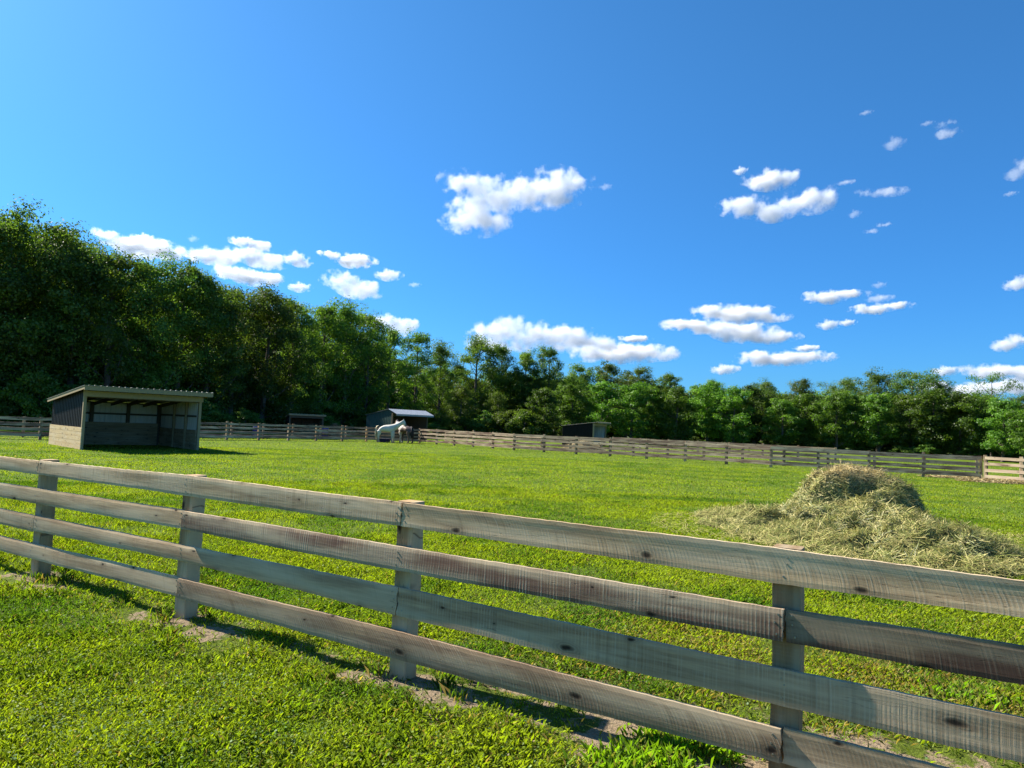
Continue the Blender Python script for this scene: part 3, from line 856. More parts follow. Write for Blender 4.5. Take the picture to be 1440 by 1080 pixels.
def shed_small(P0, ang, W_, D_, Hf, Hb, siding, roofm, label, fascia, over=.45, ridge=None, lining=GREYM, trim=PALET, xr=.25):
    root = empty('run_in_shed', P0, ang); tag(root, label, 'shed')
    if ridge:      # short front slope: (y of ridge, its height, eave height)
        yr, zr, ze = ridge
        prof = [(-over, ze), (yr, zr), (D_+.15, Hb)]
        zt = lambda y: zr+(Hb-zr)*(y-yr)/(D_+.15-yr) if y > yr else ze+(zr-ze)*(y+over)/(yr+over)
    else:
        sl = (Hb-Hf)/D_; zt = lambda y: Hf+sl*y
        prof = [(-over, zt(-over)+.03), (D_+.15, zt(D_+.15)+.03)]
    mb = MB()
    yr = ridge[0] if ridge else None
    if ridge and yr > 0:
        ribbed(mb, (0, 0), (0, yr), 0, 0, zt(0)-.03, zt(yr)-.03, (-1, 0)); ribbed(mb, (0, yr), (0, D_), 0, 0, zt(yr)-.03, zt(D_)-.03, (-1, 0))
    else: ribbed(mb, (0, 0), (0, D_), 0, 0, zt(0)-.03, zt(D_)-.03, (-1, 0))
    mb.build('siding', siding, root)
    mb = MB(); ribbed(mb, (0, D_), (W_, D_), 0, 0, zt(D_)-.03, zt(D_)-.03, (0, 1)); mb.build('siding', siding, root)
    mb = MB()
    ribbed(mb, (W_, D_), (W_, 0), 0, 0, zt(D_)-.03, zt(0)-.03, (1, 0)); mb.build('siding', siding, root)
    mb = MB(); ribbed(mb, (.05, D_-.05), (W_-.05, D_-.05), .1, .1, zt(D_)-.1, zt(D_)-.1, (0, -1)); mb.build('inner_lining', lining, root)
    mb = MB(); ribbed(mb, (W_-.05, D_-.08), (W_-.05, .1), .1, .1, zt(D_)-.1, zt(.1)-.12, (-1, 0)); mb.build('inner_lining', lining, root)
    for x in (.0, W_):
        mb = MB(); mb.box(x-.06, x+.06, -.075, .05, 0, zt(0)-.06); mb.build('post', trim, root)
    mb = MB(); mb.box(-.08, W_+.08, -.11, -.08, zt(0)-.30, zt(0)-.08); mb.build('header', trim, root)
    mb = MB(); ribbed_roof(mb, -.15, W_+xr, prof, depth=.015); rf = mb.build('roof', roofm, root)
    mb = MB(); mb.box(-.14, W_+xr-.01, -over+.01, -over+.045, prof[0][1]-.15, prof[0][1]-.014); mb.build('fascia', fascia, rf)
    return root
# green shed with the pale front slope, behind the horses
sg = at_depth(551, 603, 65.0); sg.z = 0
shed_small(sg, R(50), 4.3, 3.7, 2.4, 2.2, GREENM, ROOFW, 'green metal shed with a pale blue-white front roof slope behind the two horses', ROOFW, over=.75, ridge=(.45, 2.84, 2.40), lining=TIMBER, trim=TIMBER, xr=.2)
sb = at_depth(834, 617, 74.0); sb.z = 0
shed_small(sb, R(66), 4.4, 3.4, 2.42, 1.98, BLACKM, ROOFM, 'black shed with a wood trimmed opening beyond the right-hand far fence', PALET, over=.55)
sl_ = at_depth(407, 600, 66.0); sl_.z = 0
shed_small(sl_, R(24), 3.0, 2.6, 1.98, 1.72, BLACKM, ROOFM, 'small distant shed with a tan roof edge beyond the left far fence', PALET, over=.3, lining=TIMBER, trim=TIMBER)

# ------------------------------------------------------------------ hay heap
def make_hay():
    xs = np.arange(2.6, 11.6, .06); ys = np.arange(8.6, 18.0, .06)
    X, Y = np.meshgrid(xs, ys); H = hay_height(X, Y)
    fine = fbm(X, Y, 6.0, 4.0, 3)
    Z = hgt(X, Y)+np.where(H > .01, H+(fine-.55)*.22*np.clip(H*6, 0, 1)-.02, -.06)
    ny, nx = X.shape
    idx = np.arange(nx*ny).reshape(ny, nx)
    Fq = np.stack([idx[:-1, :-1], idx[:-1, 1:], idx[1:, 1:], idx[1:, :-1]], -1).reshape(-1, 4)
    keep = (H.ravel()[Fq] > .01).any(1); Fq = Fq[keep]
    used = np.unique(Fq); rem = np.full(nx*ny, -1); rem[used] = np.arange(len(used))
    V0 = np.stack([X, Y, Z], -1).reshape(-1, 3)[used]; F0 = rem[Fq]
    c0 = np.tile(np.array([.05, .052, .016]), (len(V0), 1))*(.6+.8*fine.ravel()[used][:, None])  # dark core colour stands in for shade under strands, deeper in the hollows
    # strands: bent strips of two quads
    def strands(n, maxh=None, L0=.30):
        nonlocal_n = 0; out = []
        x = rng.uniform(2.7, 11.5, n*6); y = rng.uniform(8.7, 17.9, n*6)
        h = hay_height(x, y)
        # also scatter thinly just outside the heap
        e = .05
        gx = (hay_height(x+e, y)-hay_height(x-e, y))/(2*e); gy = (hay_height(x, y+e)-hay_height(x, y-e))/(2*e)
        area = np.sqrt(1+gx**2+gy**2)
        pr = np.where(h > .02, np.clip(area/3.0, 0, 1), 0)
        k = rng.random(len(x)) < pr
        return x[k][:n], y[k][:n], h[k][:n], gx[k][:n], gy[k][:n]
    x, y, h, gx, gy = strands(72000)
    n = len(x)
    N = np.stack([-gx, -gy, np.ones(n)], -1); N /= np.linalg.norm(N, axis=1)[:, None]
    a = rng.random(n)*6.283; T = np.stack([np.cos(a), np.sin(a), np.zeros(n)], -1)
    # drape down the slope on the bale
    steep = np.clip(np.hypot(gx, gy)-.6, 0, 1)[:, None]
    dn = np.stack([gx, gy, np.zeros(n)], -1)
    T = T+steep*rng.normal(0, .6, (n, 1))*dn*.8
    T = T-N*(T*N).sum(1)[:, None]; T /= np.linalg.norm(T, axis=1)[:, None]+1e-6
    T = T+N*rng.normal(.05, .26, n)[:, None]; T /= np.linalg.norm(T, axis=1)[:, None]
    B = np.cross(N, T); B /= np.linalg.norm(B, axis=1)[:, None]+1e-6
    L = rng.uniform(.10, .42, n)[:, None]; Wd = rng.uniform(.004, .011, n)[:, None]
    fz = fbm(x, y, 6.0, 4.0, 3)
    C = np.stack([x, y, hgt(x, y)+h+(fz-.55)*.22*np.clip(h*6, 0, 1)+rng.uniform(-.03, .05, n)], -1)
    bend = (N*rng.uniform(-.25, .35, n)[:, None]+B*rng.normal(0, .35, n)[:, None])*L
    rows = []
    for s_ in (-.5, -.18, .18, .5):
        c = C+T*L*s_-bend*(s_*s_)
        rows.append(c-B*Wd*.5); rows.append(c+B*Wd*.5)
    V1 = np.stack(rows, 1).reshape(-1, 3)
    b = (np.arange(n)*8)[:, None]+len(V0)
    F1 = np.concatenate([b+np.array([0, 1, 3, 2]), b+np.array([2, 3, 5, 4]), b+np.array([4, 5, 7, 6])])
    green = np.array([.245, .262, .066]); straw = np.array([.50, .43, .16]); bleach = np.array([.54, .42, .20]); dk = np.array([.085, .10, .032])
    q = rng.random(n)[:, None]
    col = np.where(q < .46, green, np.where(q < .82, straw, dk))
    topf = np.clip((h-.80)/.22, 0, 1)[:, None]
    col = col*(1-topf*.85)+bleach*topf*.85
    col = col*rng.uniform(.65, 1.35, (n, 1))
    # loose strands on the turf round the heap
    m_ = 3000
    a = rng.random(m_)*6.283; rr = rng.uniform(1.6, 3.3, m_)
    xx = 6.5+np.cos(a)*rr*1.15; yy = 13.2+np.sin(a)*rr*.95
    k = hay_height(xx, yy) < .02; xx, yy = xx[k], yy[k]; m_ = len(xx)
    a = rng.random(m_)*6.283; T = np.stack([np.cos(a), np.sin(a), rng.normal(0, .15, m_)], -1); B = np.stack([-np.sin(a), np.cos(a), np.zeros(m_)], -1)
    C = np.stack([xx, yy, hgt(xx, yy)+.05], -1); L = rng.uniform(.08, .3, m_)[:, None]
    rows = []
    for s_ in (-.5, -.18, .18, .5):
        c = C+T*L*s_-B*L*.3*s_*s_
        rows.append(c-B*.004); rows.append(c+B*.004)
    V2 = np.stack(rows, 1).reshape(-1, 3); b = (np.arange(m_)*8)[:, None]+len(V0)+len(V1)
    F2 = np.concatenate([b+np.array([0, 1, 3, 2]), b+np.array([2, 3, 5, 4]), b+np.array([4, 5, 7, 6])])
    c2 = straw*rng.uniform(.6, 1.2, (m_, 1))
    me = mesh_np('hay_heap', np.concatenate([V0, V1, V2]), np.concatenate([F0, F1, F2]), 4, np.concatenate([c0, np.repeat(col, 8, 0), np.repeat(c2, 8, 0)]))
    m, t = material('hay')
    at = t.new('ShaderNodeAttribute', attribute_name='tint')
    d = t.new('ShaderNodeBsdfDiffuse'); t.put(d.inputs[0], at.outputs[0]); tr = t.new('ShaderNodeBsdfTranslucent'); t.put(tr.inputs[0], at.outputs[0])
    g2 = t.new('ShaderNodeBsdfGlossy'); g2.inputs['Roughness'].default_value = .5
    mx = t.new('ShaderNodeMixShader'); mx.inputs[0].default_value = .22; t.l.new(d.outputs[0], mx.inputs[1]); t.l.new(tr.outputs[0], mx.inputs[2])
    m2 = t.new('ShaderNodeMixShader'); m2.inputs[0].default_value = .03; t.l.new(mx.outputs[0], m2.inputs[1]); t.l.new(g2.outputs[0], m2.inputs[2])
    t.l.new(m2.outputs[0], t.out.inputs[0])
    o = link('hay_heap', me, m); tag(o, 'broken open round bale of green hay slumped over the grass', 'hay heap')
make_hay()
# trampled straw by the new fence panel: thin heaps beyond the fence
def straw_patch(c, rx, ry, h, n, label, seed, colr=(.42, .33, .16)):
    r_ = np.random.default_rng(seed)
    q = np.sqrt(r_.random(n)); a = r_.random(n)*6.283
    x = np.cos(a)*q*rx; y = np.sin(a)*q*ry
    z = h*(1-q**2)*(.6+.5*r_.random(n))+.03
    th = r_.random(n)*6.283; L = r_.uniform(.15, .5, n); T = np.stack([np.cos(th), np.sin(th), r_.normal(0, .25, n)], -1)*L[:, None]*.5
    B = np.stack([-np.sin(th), np.cos(th), r_.normal(0, .5, n)], -1)*.012
    C = np.stack([x, y, z], -1)
    V1 = np.stack([C-T-B, C+T-B, C+T+B, C-T+B], 1).reshape(-1, 3); F1 = np.arange(n*4).reshape(n, 4)
    # low core mound
    k = 18; ring = []
    for j, (s_, zz) in enumerate(((1, -.03), (.8, h*.3), (.5, h*.7), (.2, h*.92))):
        for i in range(k):
            w_ = 1+.12*math.sin(i*2.1+seed+j); ring.append((math.cos(i*6.283/k)*rx*s_*w_, math.sin(i*6.283/k)*ry*s_*w_, zz))
    V0 = np.array(ring); F0 = []
    for j in range(3):
        for i in range(k): F0.append((j*k+i, j*k+(i+1) % k, (j+1)*k+(i+1) % k, (j+1)*k+i))
    V0b = np.concatenate([V0, [[0, 0, h]]*1])
    for i in range(0, k, 2): F0.append((3*k+i, 3*k+(i+1) % k, 3*k+(i+2) % k, len(V0)))
    col = np.concatenate([np.tile(np.array(colr)*.7, (len(V0b), 1)), np.repeat(np.array(colr)*r_.uniform(.6, 1.3, (n, 1)), 4, 0)])
    me = mesh_np('straw_heap', np.concatenate([V0b, V1]), np.concatenate([np.array(F0), F1+len(V0b)]), 4, col)
    o = link('straw_heap', me, bpy.data.materials['hay']); o.location = c; tag(o, label, 'straw heap')
straw_patch(g(1410, 679), 2.2, .8, .10, 1500, 'thin yellow straw litter at the foot of the new pale fence section', 1)
straw_patch(g(1345, 672), 2.0, .7, .05, 500, 'sparse straw scraps below the old fence left of the new section', 2)
straw_patch(g(824, 634.5)+Vector((0, 2.0, 0)), 1.8, 1.2, .75, 1800, 'pale straw heap behind the fence in front of the black shed', 3, (.50, .40, .22))
straw_patch(g(432, 614)+Vector((0, 1.5, 0)), 1.2, 1.0, 1.05, 1500, 'brown hay heap behind the left far fence, left of the blue drum', 4, (.30, .22, .11))
straw_patch(g(459, 615)+Vector((0, 3.0, 0)), 1.1, .9, 1.15, 1500, 'brown hay heap behind the left far fence, right of the blue drum', 5, (.30, .22, .11))

# tubs
m, t = material('blue_plastic'); co = t.obj(); principled(t, t.mix(t.noise(co, 5, 4), (.012, .02, .16), (.025, .04, .26)), .4); BLUEP = m
m, t = material('navy_rubber'); co = t.obj(); principled(t, t.mix(t.noise(co, 5, 4), (.012, .014, .05), (.03, .032, .09)), .6); NAVY = m
def lathe(prof, seg=20):
    mb = MB(); vs = []; fs = []
    for r_, z in prof:
        for k in range(seg): vs.append((r_*math.cos(2*math.pi*k/seg), r_*math.sin(2*math.pi*k/seg), z))
    for i in range(len(prof)-1):
        for k in range(seg): fs.append((i*seg+k, i*seg+(k+1) % seg, (i+1)*seg+(k+1) % seg, (i+1)*seg+k))
    fs.append(tuple(range(seg))[::-1]); fs.append(tuple((len(prof)-1)*seg+k for k in range(seg)))
    mb.add(vs, fs); return mb
def drum(loc, label):
    o = lathe([(.27, 0), (.285, .02), (.285, .3), (.295, .32), (.285, .34), (.285, .62), (.295, .64), (.285, .66), (.28, .86), (.25, .89), (.24, .86)]).build('barrel', BLUEP, None, True)
    o.location = loc; tag(o, label, 'barrel', 'blue barrels by the left far fence'); return o
drum(g(452.5, 617.5)+Vector((0, .9, .05)), 'blue barrel behind the left far fence between two hay heaps')
d2 = drum(g(353.5, 616.5)+Vector((0, .8, .12)), 'small blue barrel behind the fence just right of the near shed'); d2.scale = (.75, .75, .85)
tub = lathe([(.48, 0), (.50, .03), (.55, .28), (.58, .34), (.60, .36), (.57, .37), (.53, .30), (.47, .06), (.02, .05)], 28).build('feed_tub', NAVY, None, True)
tub.location = g(536, 622.0)+Vector((0, 1.0, -.08)); tag(tub, 'low dark blue rubber tub on the grass beneath the white horse', 'feed tub')

# ------------------------------------------------------------------ horses
def coat(name, fn_):
    m, t = material(name); co = t.obj(); c, r_ = fn_(t, co); principled(t, c, r_, t.bump(t.noise(co, 30, 3), .1, .01), .25); return m
WHITEC = coat('white_coat', lambda t, co: (t.mix(t.maprange(t.sep(co)[0], 1.38, 1.46), t.mix(t.maprange(t.sep(co)[2], .15, .5), (.36, .28, .18), t.mix(t.noise(co, 3, 4), (.46, .42, .35), (.66, .62, .54))), (.09, .075, .07)), .7))
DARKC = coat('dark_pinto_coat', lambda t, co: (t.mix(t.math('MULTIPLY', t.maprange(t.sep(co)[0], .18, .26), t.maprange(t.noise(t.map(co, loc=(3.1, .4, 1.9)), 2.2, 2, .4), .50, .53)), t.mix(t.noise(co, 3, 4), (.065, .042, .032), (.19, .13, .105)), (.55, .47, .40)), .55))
MANEW = coat('cream_hair', lambda t, co: (t.mix(t.noise(t.map(co, sc=(20, 20, 3)), 2, 4), (.36, .27, .15), (.66, .58, .42)), .7))
MANEB = coat('black_hair', lambda t, co: (t.mix(t.noise(t.map(co, sc=(20, 20, 3)), 2, 4), (.008, .007, .007), (.03, .025, .022)), .6))
MANET = coat('tan_hair', lambda t, co: (t.mix(t.noise(t.map(co, sc=(20, 20, 3)), 2, 4), (.30, .19, .10), (.50, .35, .22)), .6))
def skin_obj(name, nodes, edges, mat, parent, root=0, sub=2):
    bm = bmesh.new(); lay = bm.verts.layers.skin.verify(); vs = []
    for i, n in enumerate(nodes):
        v = bm.verts.new(n[:3]); rr = n[3]; v[lay].radius = rr if isinstance(rr, tuple) else (rr, rr); v[lay].use_root = (i == root); vs.append(v)
    for a, b in edges: bm.edges.new((vs[a], vs[b]))
    me = bpy.data.meshes.new(name); bm.to_mesh(me); bm.free()
    o = link(name, me, mat, parent)
    md = o.modifiers.new('Skin', 'SKIN'); md.use_smooth_shade = True; md.branch_smoothing = .6
    ms = o.modifiers.new('Subsurf', 'SUBSURF'); ms.levels = sub; ms.render_levels = sub
    return o
def horse(loc, rz, coatm, mane_m, tail_m, head, label, hind=(0, 0), fore=(0, 0)):
    root = empty('horse', loc, rz); root.scale = (1.08, 1.08, 1.08); tag(root, label, 'horse')
    K = 1.27         # the grown surface is thinner than its radii
    N = [(-.46, 0, 1.09, .305*K), (-.14, 0, 1.055, .285*K), (.18, 0, 1.03, .30*K), (.46, 0, 1.06, .295*K), (.68, 0, 1.17, .225*K)]
    E_ = [(0, 1), (1, 2), (2, 3), (3, 4)]
    head = [(x, y, z, r_*K) for x, y, z, r_ in head]
    last = 4
    for (x, y, z, r_) in head:
        N.append((x, y, z, r_)); E_.append((last, len(N)-1)); last = len(N)-1
    poll = len(N)-3
    for s_ in (-1, 1):
        px_, py_, pz_, _ = N[poll]
        N.append((px_-.02, py_+s_*.055, pz_+.11, .034)); E_.append((poll, len(N)-1)); N.append((px_-.01, py_+s_*.065, pz_+.20, .010)); E_.append((len(N)-2, len(N)-1))
    for s_, (h_, f_) in ((-1, (hind[0], fore[0])), (1, (hind[1], fore[1]))):
        b = len(N)
        N += [(-.52, s_*.13, .90, .20*K), (-.46+h_*.5, s_*.155, .70, .125*K), (-.60+h_, s_*.15, .49, .066*K), (-.575+h_, s_*.15, .30, .046*K), (-.565+h_, s_*.15, .13, .046*K), (-.52+h_, s_*.15, .05, .060*K), (-.51+h_, s_*.15, .0, .066*K)]
        E_ += [(0, b), (b, b+1), (b+1, b+2), (b+2, b+3), (b+3, b+4), (b+4, b+5), (b+5, b+6)]
        b = len(N)
        N += [(.50, s_*.13, .86, .155*K), (.52+f_*.4, s_*.14, .66, .09*K), (.53+f_, s_*.14, .43, .06*K), (.52+f_, s_*.14, .26, .043*K), (.52+f_, s_*.14, .12, .045*K), (.57+f_, s_*.14, .05, .058*K), (.58+f_, s_*.14, .0, .064*K)]
        E_ += [(3, b), (b, b+1), (b+1, b+2), (b+2, b+3), (b+3, b+4), (b+4, b+5), (b+5, b+6)]
    skin_obj('body', N, E_, coatm, root)
    # tail: several hair locks joined in one mesh
    mb = MB()
    for k in range(9):
        oy = (k-4)*.018; rr = random.Random(k)
        mb.tube([(-.54, oy*.3, 1.23), (-.66, oy*.6, 1.17), (-.73+rr.uniform(-.02, .02), oy*1.3, .95), (-.72+rr.uniform(-.03, .03), oy*1.8, .60), (-.75+rr.uniform(-.03, .04), oy*1.5, .28+rr.uniform(0, .12))], [.04, .045, .045, .04, .008], 6)
    mb.build('tail', tail_m, root, True)
    # mane: locks along the crest
    mb = MB()
    cr = [N[4]]+[N[5+i] for i in range(len(head)-2)]
    for i in range(len(cr)-1):
        for f in (0, .17, .33, .5, .67, .83):
            a = Vector(cr[i][:3]).lerp(Vector(cr[i+1][:3]), f)
            ra = cr[i][3] if not isinstance(cr[i][3], tuple) else cr[i][3][1]; rb = cr[i+1][3] if not isinstance(cr[i+1][3], tuple) else cr[i+1][3][1]
            r_ = ra+(rb-ra)*f
            d = (Vector(cr[i+1][:3])-Vector(cr[i][:3])).normalized(); up = Vector((-d.z, 0, d.x)) if d.x > 0 else Vector((d.z, 0, -d.x))
            nrm_ = Vector((-d.z, 0, math.hypot(d.x, d.y))).normalized(); rr_ = r_/K
            top = a+nrm_*rr_*.93
            mb.tube([top+Vector((0, .02, 0)), top+Vector((0, -.03, .005)), a+nrm_*rr_*.62+Vector((-.01, -rr_*.80, 0)), a+Vector((-.02, -rr_*1.02, -.02)), a-nrm_*rr_*.3+Vector((-.03, -rr_*1.0, -.05))], [.014, .02, .02, .02, .004], 5)
    mb.build('mane', mane_m, root, True)
    return root
hw = g(541.5, 622.3)
horse(hw, R(4), WHITEC, MANEW, MANEW, [(.92, 0, 1.33, .165), (1.12, 0, 1.47, .135), (1.30, 0, 1.60, .105), (1.39, 0, 1.45, .10), (1.47, 0, 1.24, .068)],
      'white horse with a cream tail standing side-on by the far fence, head raised', (.10, -.06), (-.04, .05))
hd = g(568, 623.4)+Vector((0, .9, 0))
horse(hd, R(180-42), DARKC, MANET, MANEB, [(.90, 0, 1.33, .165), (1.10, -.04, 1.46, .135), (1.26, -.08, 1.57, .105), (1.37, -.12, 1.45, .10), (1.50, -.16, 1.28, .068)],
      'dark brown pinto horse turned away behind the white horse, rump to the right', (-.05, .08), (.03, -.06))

# ------------------------------------------------------------------ trees
def tree_meshes(seed, H, Rc, base, leafm, nb=15, ncl=8, nlf=75, leaf=.26, shape='round', open_=0.0, name='tree', cs=1.0):
    """trunk + limbs mesh and a crown of leaf faces; H height, Rc crown radius, base = bottom of the crown (fraction)"""
    r_ = np.random.default_rng(seed); rnd = random.Random(seed)
    mb = MB()
    tr = H*.016+.06
    bend = [rnd.uniform(-.03, .03)*H for _ in range(2)]
    tp = lambda f: Vector((bend[0]*math.sin(f*2.2), bend[1]*math.sin(f*1.7+.4)-bend[1]*math.sin(.4), H*f))
    ks = [0, .02, .15, .3, .45, .6, .75, .88]
    mb.tube([tp(k) for k in ks], [tr*1.5, tr*1.15, tr, tr*.88, tr*.72, tr*.52, tr*.32, tr*.12], 8)
    cl = []          # clump centres + size
    for i in range(nb):
        f = base+(1-base)*((i+.5)/nb)**.92
        u = (f-base)/(1-base)
        if shape == 'round': prof = math.sin(math.pi*min(1, (u*.80+.16)))**.7
        elif shape == 'oval': prof = math.sin(math.pi*min(1, (u*.86+.10)))**.85
        elif shape == 'vase': prof = (.38+.62*u**.8)*(1 if u < .82 else math.sqrt(max(0, 1-((u-.82)/.2)**2)))
        else: prof = (1-u)**.7*.95+.12
        a = i*2.399+rnd.uniform(-.5, .5)
        ln = Rc*prof*rnd.uniform(.72, 1.12)
        s0 = tp(max(.10, f-.12-.10*rnd.random())); e = tp(f)+Vector((math.cos(a)*ln, math.sin(a)*ln, rnd.uniform(-.02, .05)*H))
        mid = s0.lerp(e, .5)+Vector((0, 0, -.03*H*rnd.random()))
        r0 = tr*.42*(1-u*.6)
        mb.tube([s0, mid, e], [r0, r0*.6, r0*.18], 5)
        for k in range(ncl):
            q = rnd.random()**.6
            c = s0.lerp(e, .30+.75*q)+Vector((rnd.gauss(0, .17), rnd.gauss(0, .17), rnd.gauss(0, .12)))*Rc
            if open_ and rnd.random() < open_: continue
            sz = Rc*rnd.uniform(.16, .32)*cs
            cl.append((c.x, c.y, c.z, sz, i+rnd.random()))
            if k % 3 == 0: mb.tube([mid.lerp(e, rnd.random()*.8), Vector(cl[-1][:3])], [r0*.25, r0*.06], 4, cap=False)
    for k in range(3):
        t_ = tp(.97); cl.append((t_.x+rnd.gauss(0, .1)*Rc, t_.y+rnd.gauss(0, .1)*Rc, H*rnd.uniform(.92, .97), Rc*.17, 99+k))
    cl = np.array(cl)
    nlf = int(nlf*1.55); n = len(cl)*nlf
    ci = np.repeat(np.arange(len(cl)), nlf)
    d = r_.normal(size=(n, 3)); d /= np.linalg.norm(d, axis=1)[:, None]
    rad = r_.random(n)**.38
    flat = np.array([1.15, 1.15, .72])
    P = cl[ci, :3]+d*flat*(cl[ci, 3]*rad*r_.uniform(.8, 1.25, n))[:, None]
    P[:, 2] = np.maximum(P[:, 2], .15)
    # leaf frames
    nrm = d*.85+np.array([0, 0, .45])+r_.normal(0, .42, (n, 3)); nrm /= np.linalg.norm(nrm, axis=1)[:, None]
    a = r_.normal(size=(n, 3)); T = a-nrm*(a*nrm).sum(1)[:, None]; T /= np.linalg.norm(T, axis=1)[:, None]; B = np.cross(nrm, T)
    sz = leaf*r_.uniform(.55, 1.25, n)[:, None]
    sag = nrm*sz*.18
    V = np.stack([P-T*sz*.5+sag*0, P-B*sz*.32-sag, P+T*sz*.5+sag*0, P+B*sz*.32-sag], 1).reshape(-1, 3)
    F4 = np.arange(n*4).reshape(n, 4)
    ctone = np.random.default_rng(seed+1).random(len(cl))
    tone = np.clip(.5+(ctone[ci]-.5)*.55+r_.normal(0, .17, n), 0, 1)
    crown = mesh_np(name+'_crown', V, F4, 4, np.repeat(np.stack([tone]*3, -1), 4, 0))
    crown.materials.append(leafm)
    return mb.mesh(name+'_trunk', BARK, True), crown
VAR = {}
def variant(k, *a, **kw): VAR[k] = (tree_meshes(*a, **kw), a[1], a[2])
variant('oak1', 11, 17, 4.6, .16, LEAF_DARK, nb=20, ncl=9, nlf=85, leaf=.25, shape='round')
variant('oak2', 12, 17, 4.2, .10, LEAF_DARK, nb=20, ncl=9, nlf=80, leaf=.25, shape='oval')
variant('oak3', 13, 17, 4.8, .22, LEAF_DARK, nb=19, ncl=9, nlf=85, leaf=.26, shape='vase')
variant('maple1', 14, 15, 3.6, .12, LEAF_MID, nb=18, ncl=8, nlf=80, leaf=.25, shape='oval')
variant('maple2', 15, 15, 4.0, .18, LEAF_MID, nb=18, ncl=8, nlf=80, leaf=.26, shape='round')
variant('tall1', 16, 18, 3.9, .12, LEAF_MID, nb=26, ncl=9, nlf=62, leaf=.27, shape='oval', open_=.12, cs=1.15)
variant('tall2', 17, 18, 3.5, .10, LEAF_LITE, nb=26, ncl=9, nlf=60, leaf=.27, shape='round', open_=.12, cs=1.15)
variant('locust1', 18, 9, 2.7, .20, LEAF_LITE, nb=16, ncl=8, nlf=70, leaf=.24, shape='vase', open_=.1)
variant('locust2', 19, 9, 2.5, .16, LEAF_LITE, nb=16, ncl=8, nlf=70, leaf=.24, shape='oval', open_=.08)
variant('locust3', 20, 9, 2.9, .18, LEAF_LITE, nb=16, ncl=8, nlf=70, leaf=.24, shape='round', open_=.1)
variant('willow', 21, 13, 3.6, .30, LEAF_LITE, nb=18, ncl=6, nlf=45, leaf=.22, shape='vase', open_=.3)
variant('filler', 30, 11, 5.5, .03, LEAF_DARK, nb=20, ncl=9, nlf=55, leaf=.42, shape='oval')
variant('shrub1', 22, 3.2, 2.0, .02, LEAF_MID, nb=10, ncl=8, nlf=70, leaf=.20, shape='round')
variant('shrub2', 23, 3.6, 1.8, .02, LEAF_DARK, nb=10, ncl=8, nlf=70, leaf=.20, shape='oval')
def tree(kind, x, Y, ytop, label, group=None, name='tree', wide=1.0, cat='tree', dz=0):
    (tm, cm), H0, R0 = VAR[kind]
    p = at_depth(x, ytop, Y)
    H = max(1.0, p.z)+dz
    s = H/H0
    root = empty(name, (p.x, p.y, -.05), random.random()*6.28); tag(root, label, cat, group)
    sw = (s**.6)*wide
    root.scale = (sw, sw, s)
    a = link('trunk', tm, None, root); b = link('crown', cm, None, root)
    return root
random.seed(21)
ORD = ['first', 'second', 'third', 'fourth', 'fifth', 'sixth', 'seventh', 'eighth', 'ninth', 'tenth', 'eleventh', 'twelfth']
# front edge of the wood: (kind, column, distance, top row, width)
LEFT = [('oak1', -75, 60, 296, 1.1), ('oak2', -22, 58, 300, 1.0), ('oak1', 28, 60, 303, 1.05), ('oak3', 72, 62, 318, .95), ('oak2', 116, 62, 336, .95), ('maple2', 168, 63, 358, 1.0), ('oak1', 214, 66, 366, .95),
        ('maple1', 258, 68, 372, .95), ('oak2', 300, 70, 390, .95), ('oak3', 336, 73, 402, .9), ('maple2', 378, 76, 408, .95), ('oak2', 418, 80, 420, .9), ('maple1', 455, 84, 428, .95)]
LAB_L = ['tall dark oak cut by the left edge of the picture', None, 'tallest dark oak at the left edge above the fence', 'dark oak just left of the near shed roof', 'dark narrow oak above the left end of the near shed', 'rounded yellow-green tree above the middle of the near shed',
         'dark broad oak above the right half of the near shed', 'light-topped tree above the right end of the near shed', 'dark oak just right of the near shed', 'second dark oak right of the near shed', 'rounded green tree left of the small distant shed', 'dark oak rising behind the small distant shed', 'light green tree just right of the small distant shed']
for (k, x, Y, yt, wd), lab in zip(LEFT, LAB_L):
    tree(k, x, Y, yt, lab or 'second dark oak from the left edge of the picture', 'trees along the left edge of the wood', wide=wd)
MIDL = [('tall1', 492, 88, 427, .95, 'tall open tree left of the green shed, branches showing'), ('tall2', 520, 92, 442, .8, 'slim dark tree above the green shed ridge'), ('maple1', 552, 98, 464, .9, 'round green tree above the white horse'),
        ('tall2', 590, 102, 470, .9, 'tall light tree above the right end of the green shed'), ('tall1', 622, 106, 482, .8, 'open tree just right of the green shed'), ('maple2', 648, 92, 540, .75, 'low bright green tree right of the green shed'),
        ('tall1', 672, 112, 474, .95, 'tallest open tree at the middle of the far wood'), ('tall2', 706, 114, 486, .85, 'slim tree right of the tallest middle tree'), ('maple1', 738, 114, 494, .9, 'round tree between the green shed and the black shed'),
        ('tall2', 774, 114, 490, .85, 'tall pointed tree above and left of the black shed'), ('maple2', 700, 96, 552, .8, 'low leafy tree left of the black shed, bright top'), ('locust2', 768, 92, 545, .95, 'bright low locust just left of the black shed')]
for k, x, Y, yt, wd, lab in MIDL: tree(k, x, Y, yt, lab, 'taller open trees in the middle of the wood', wide=wd)
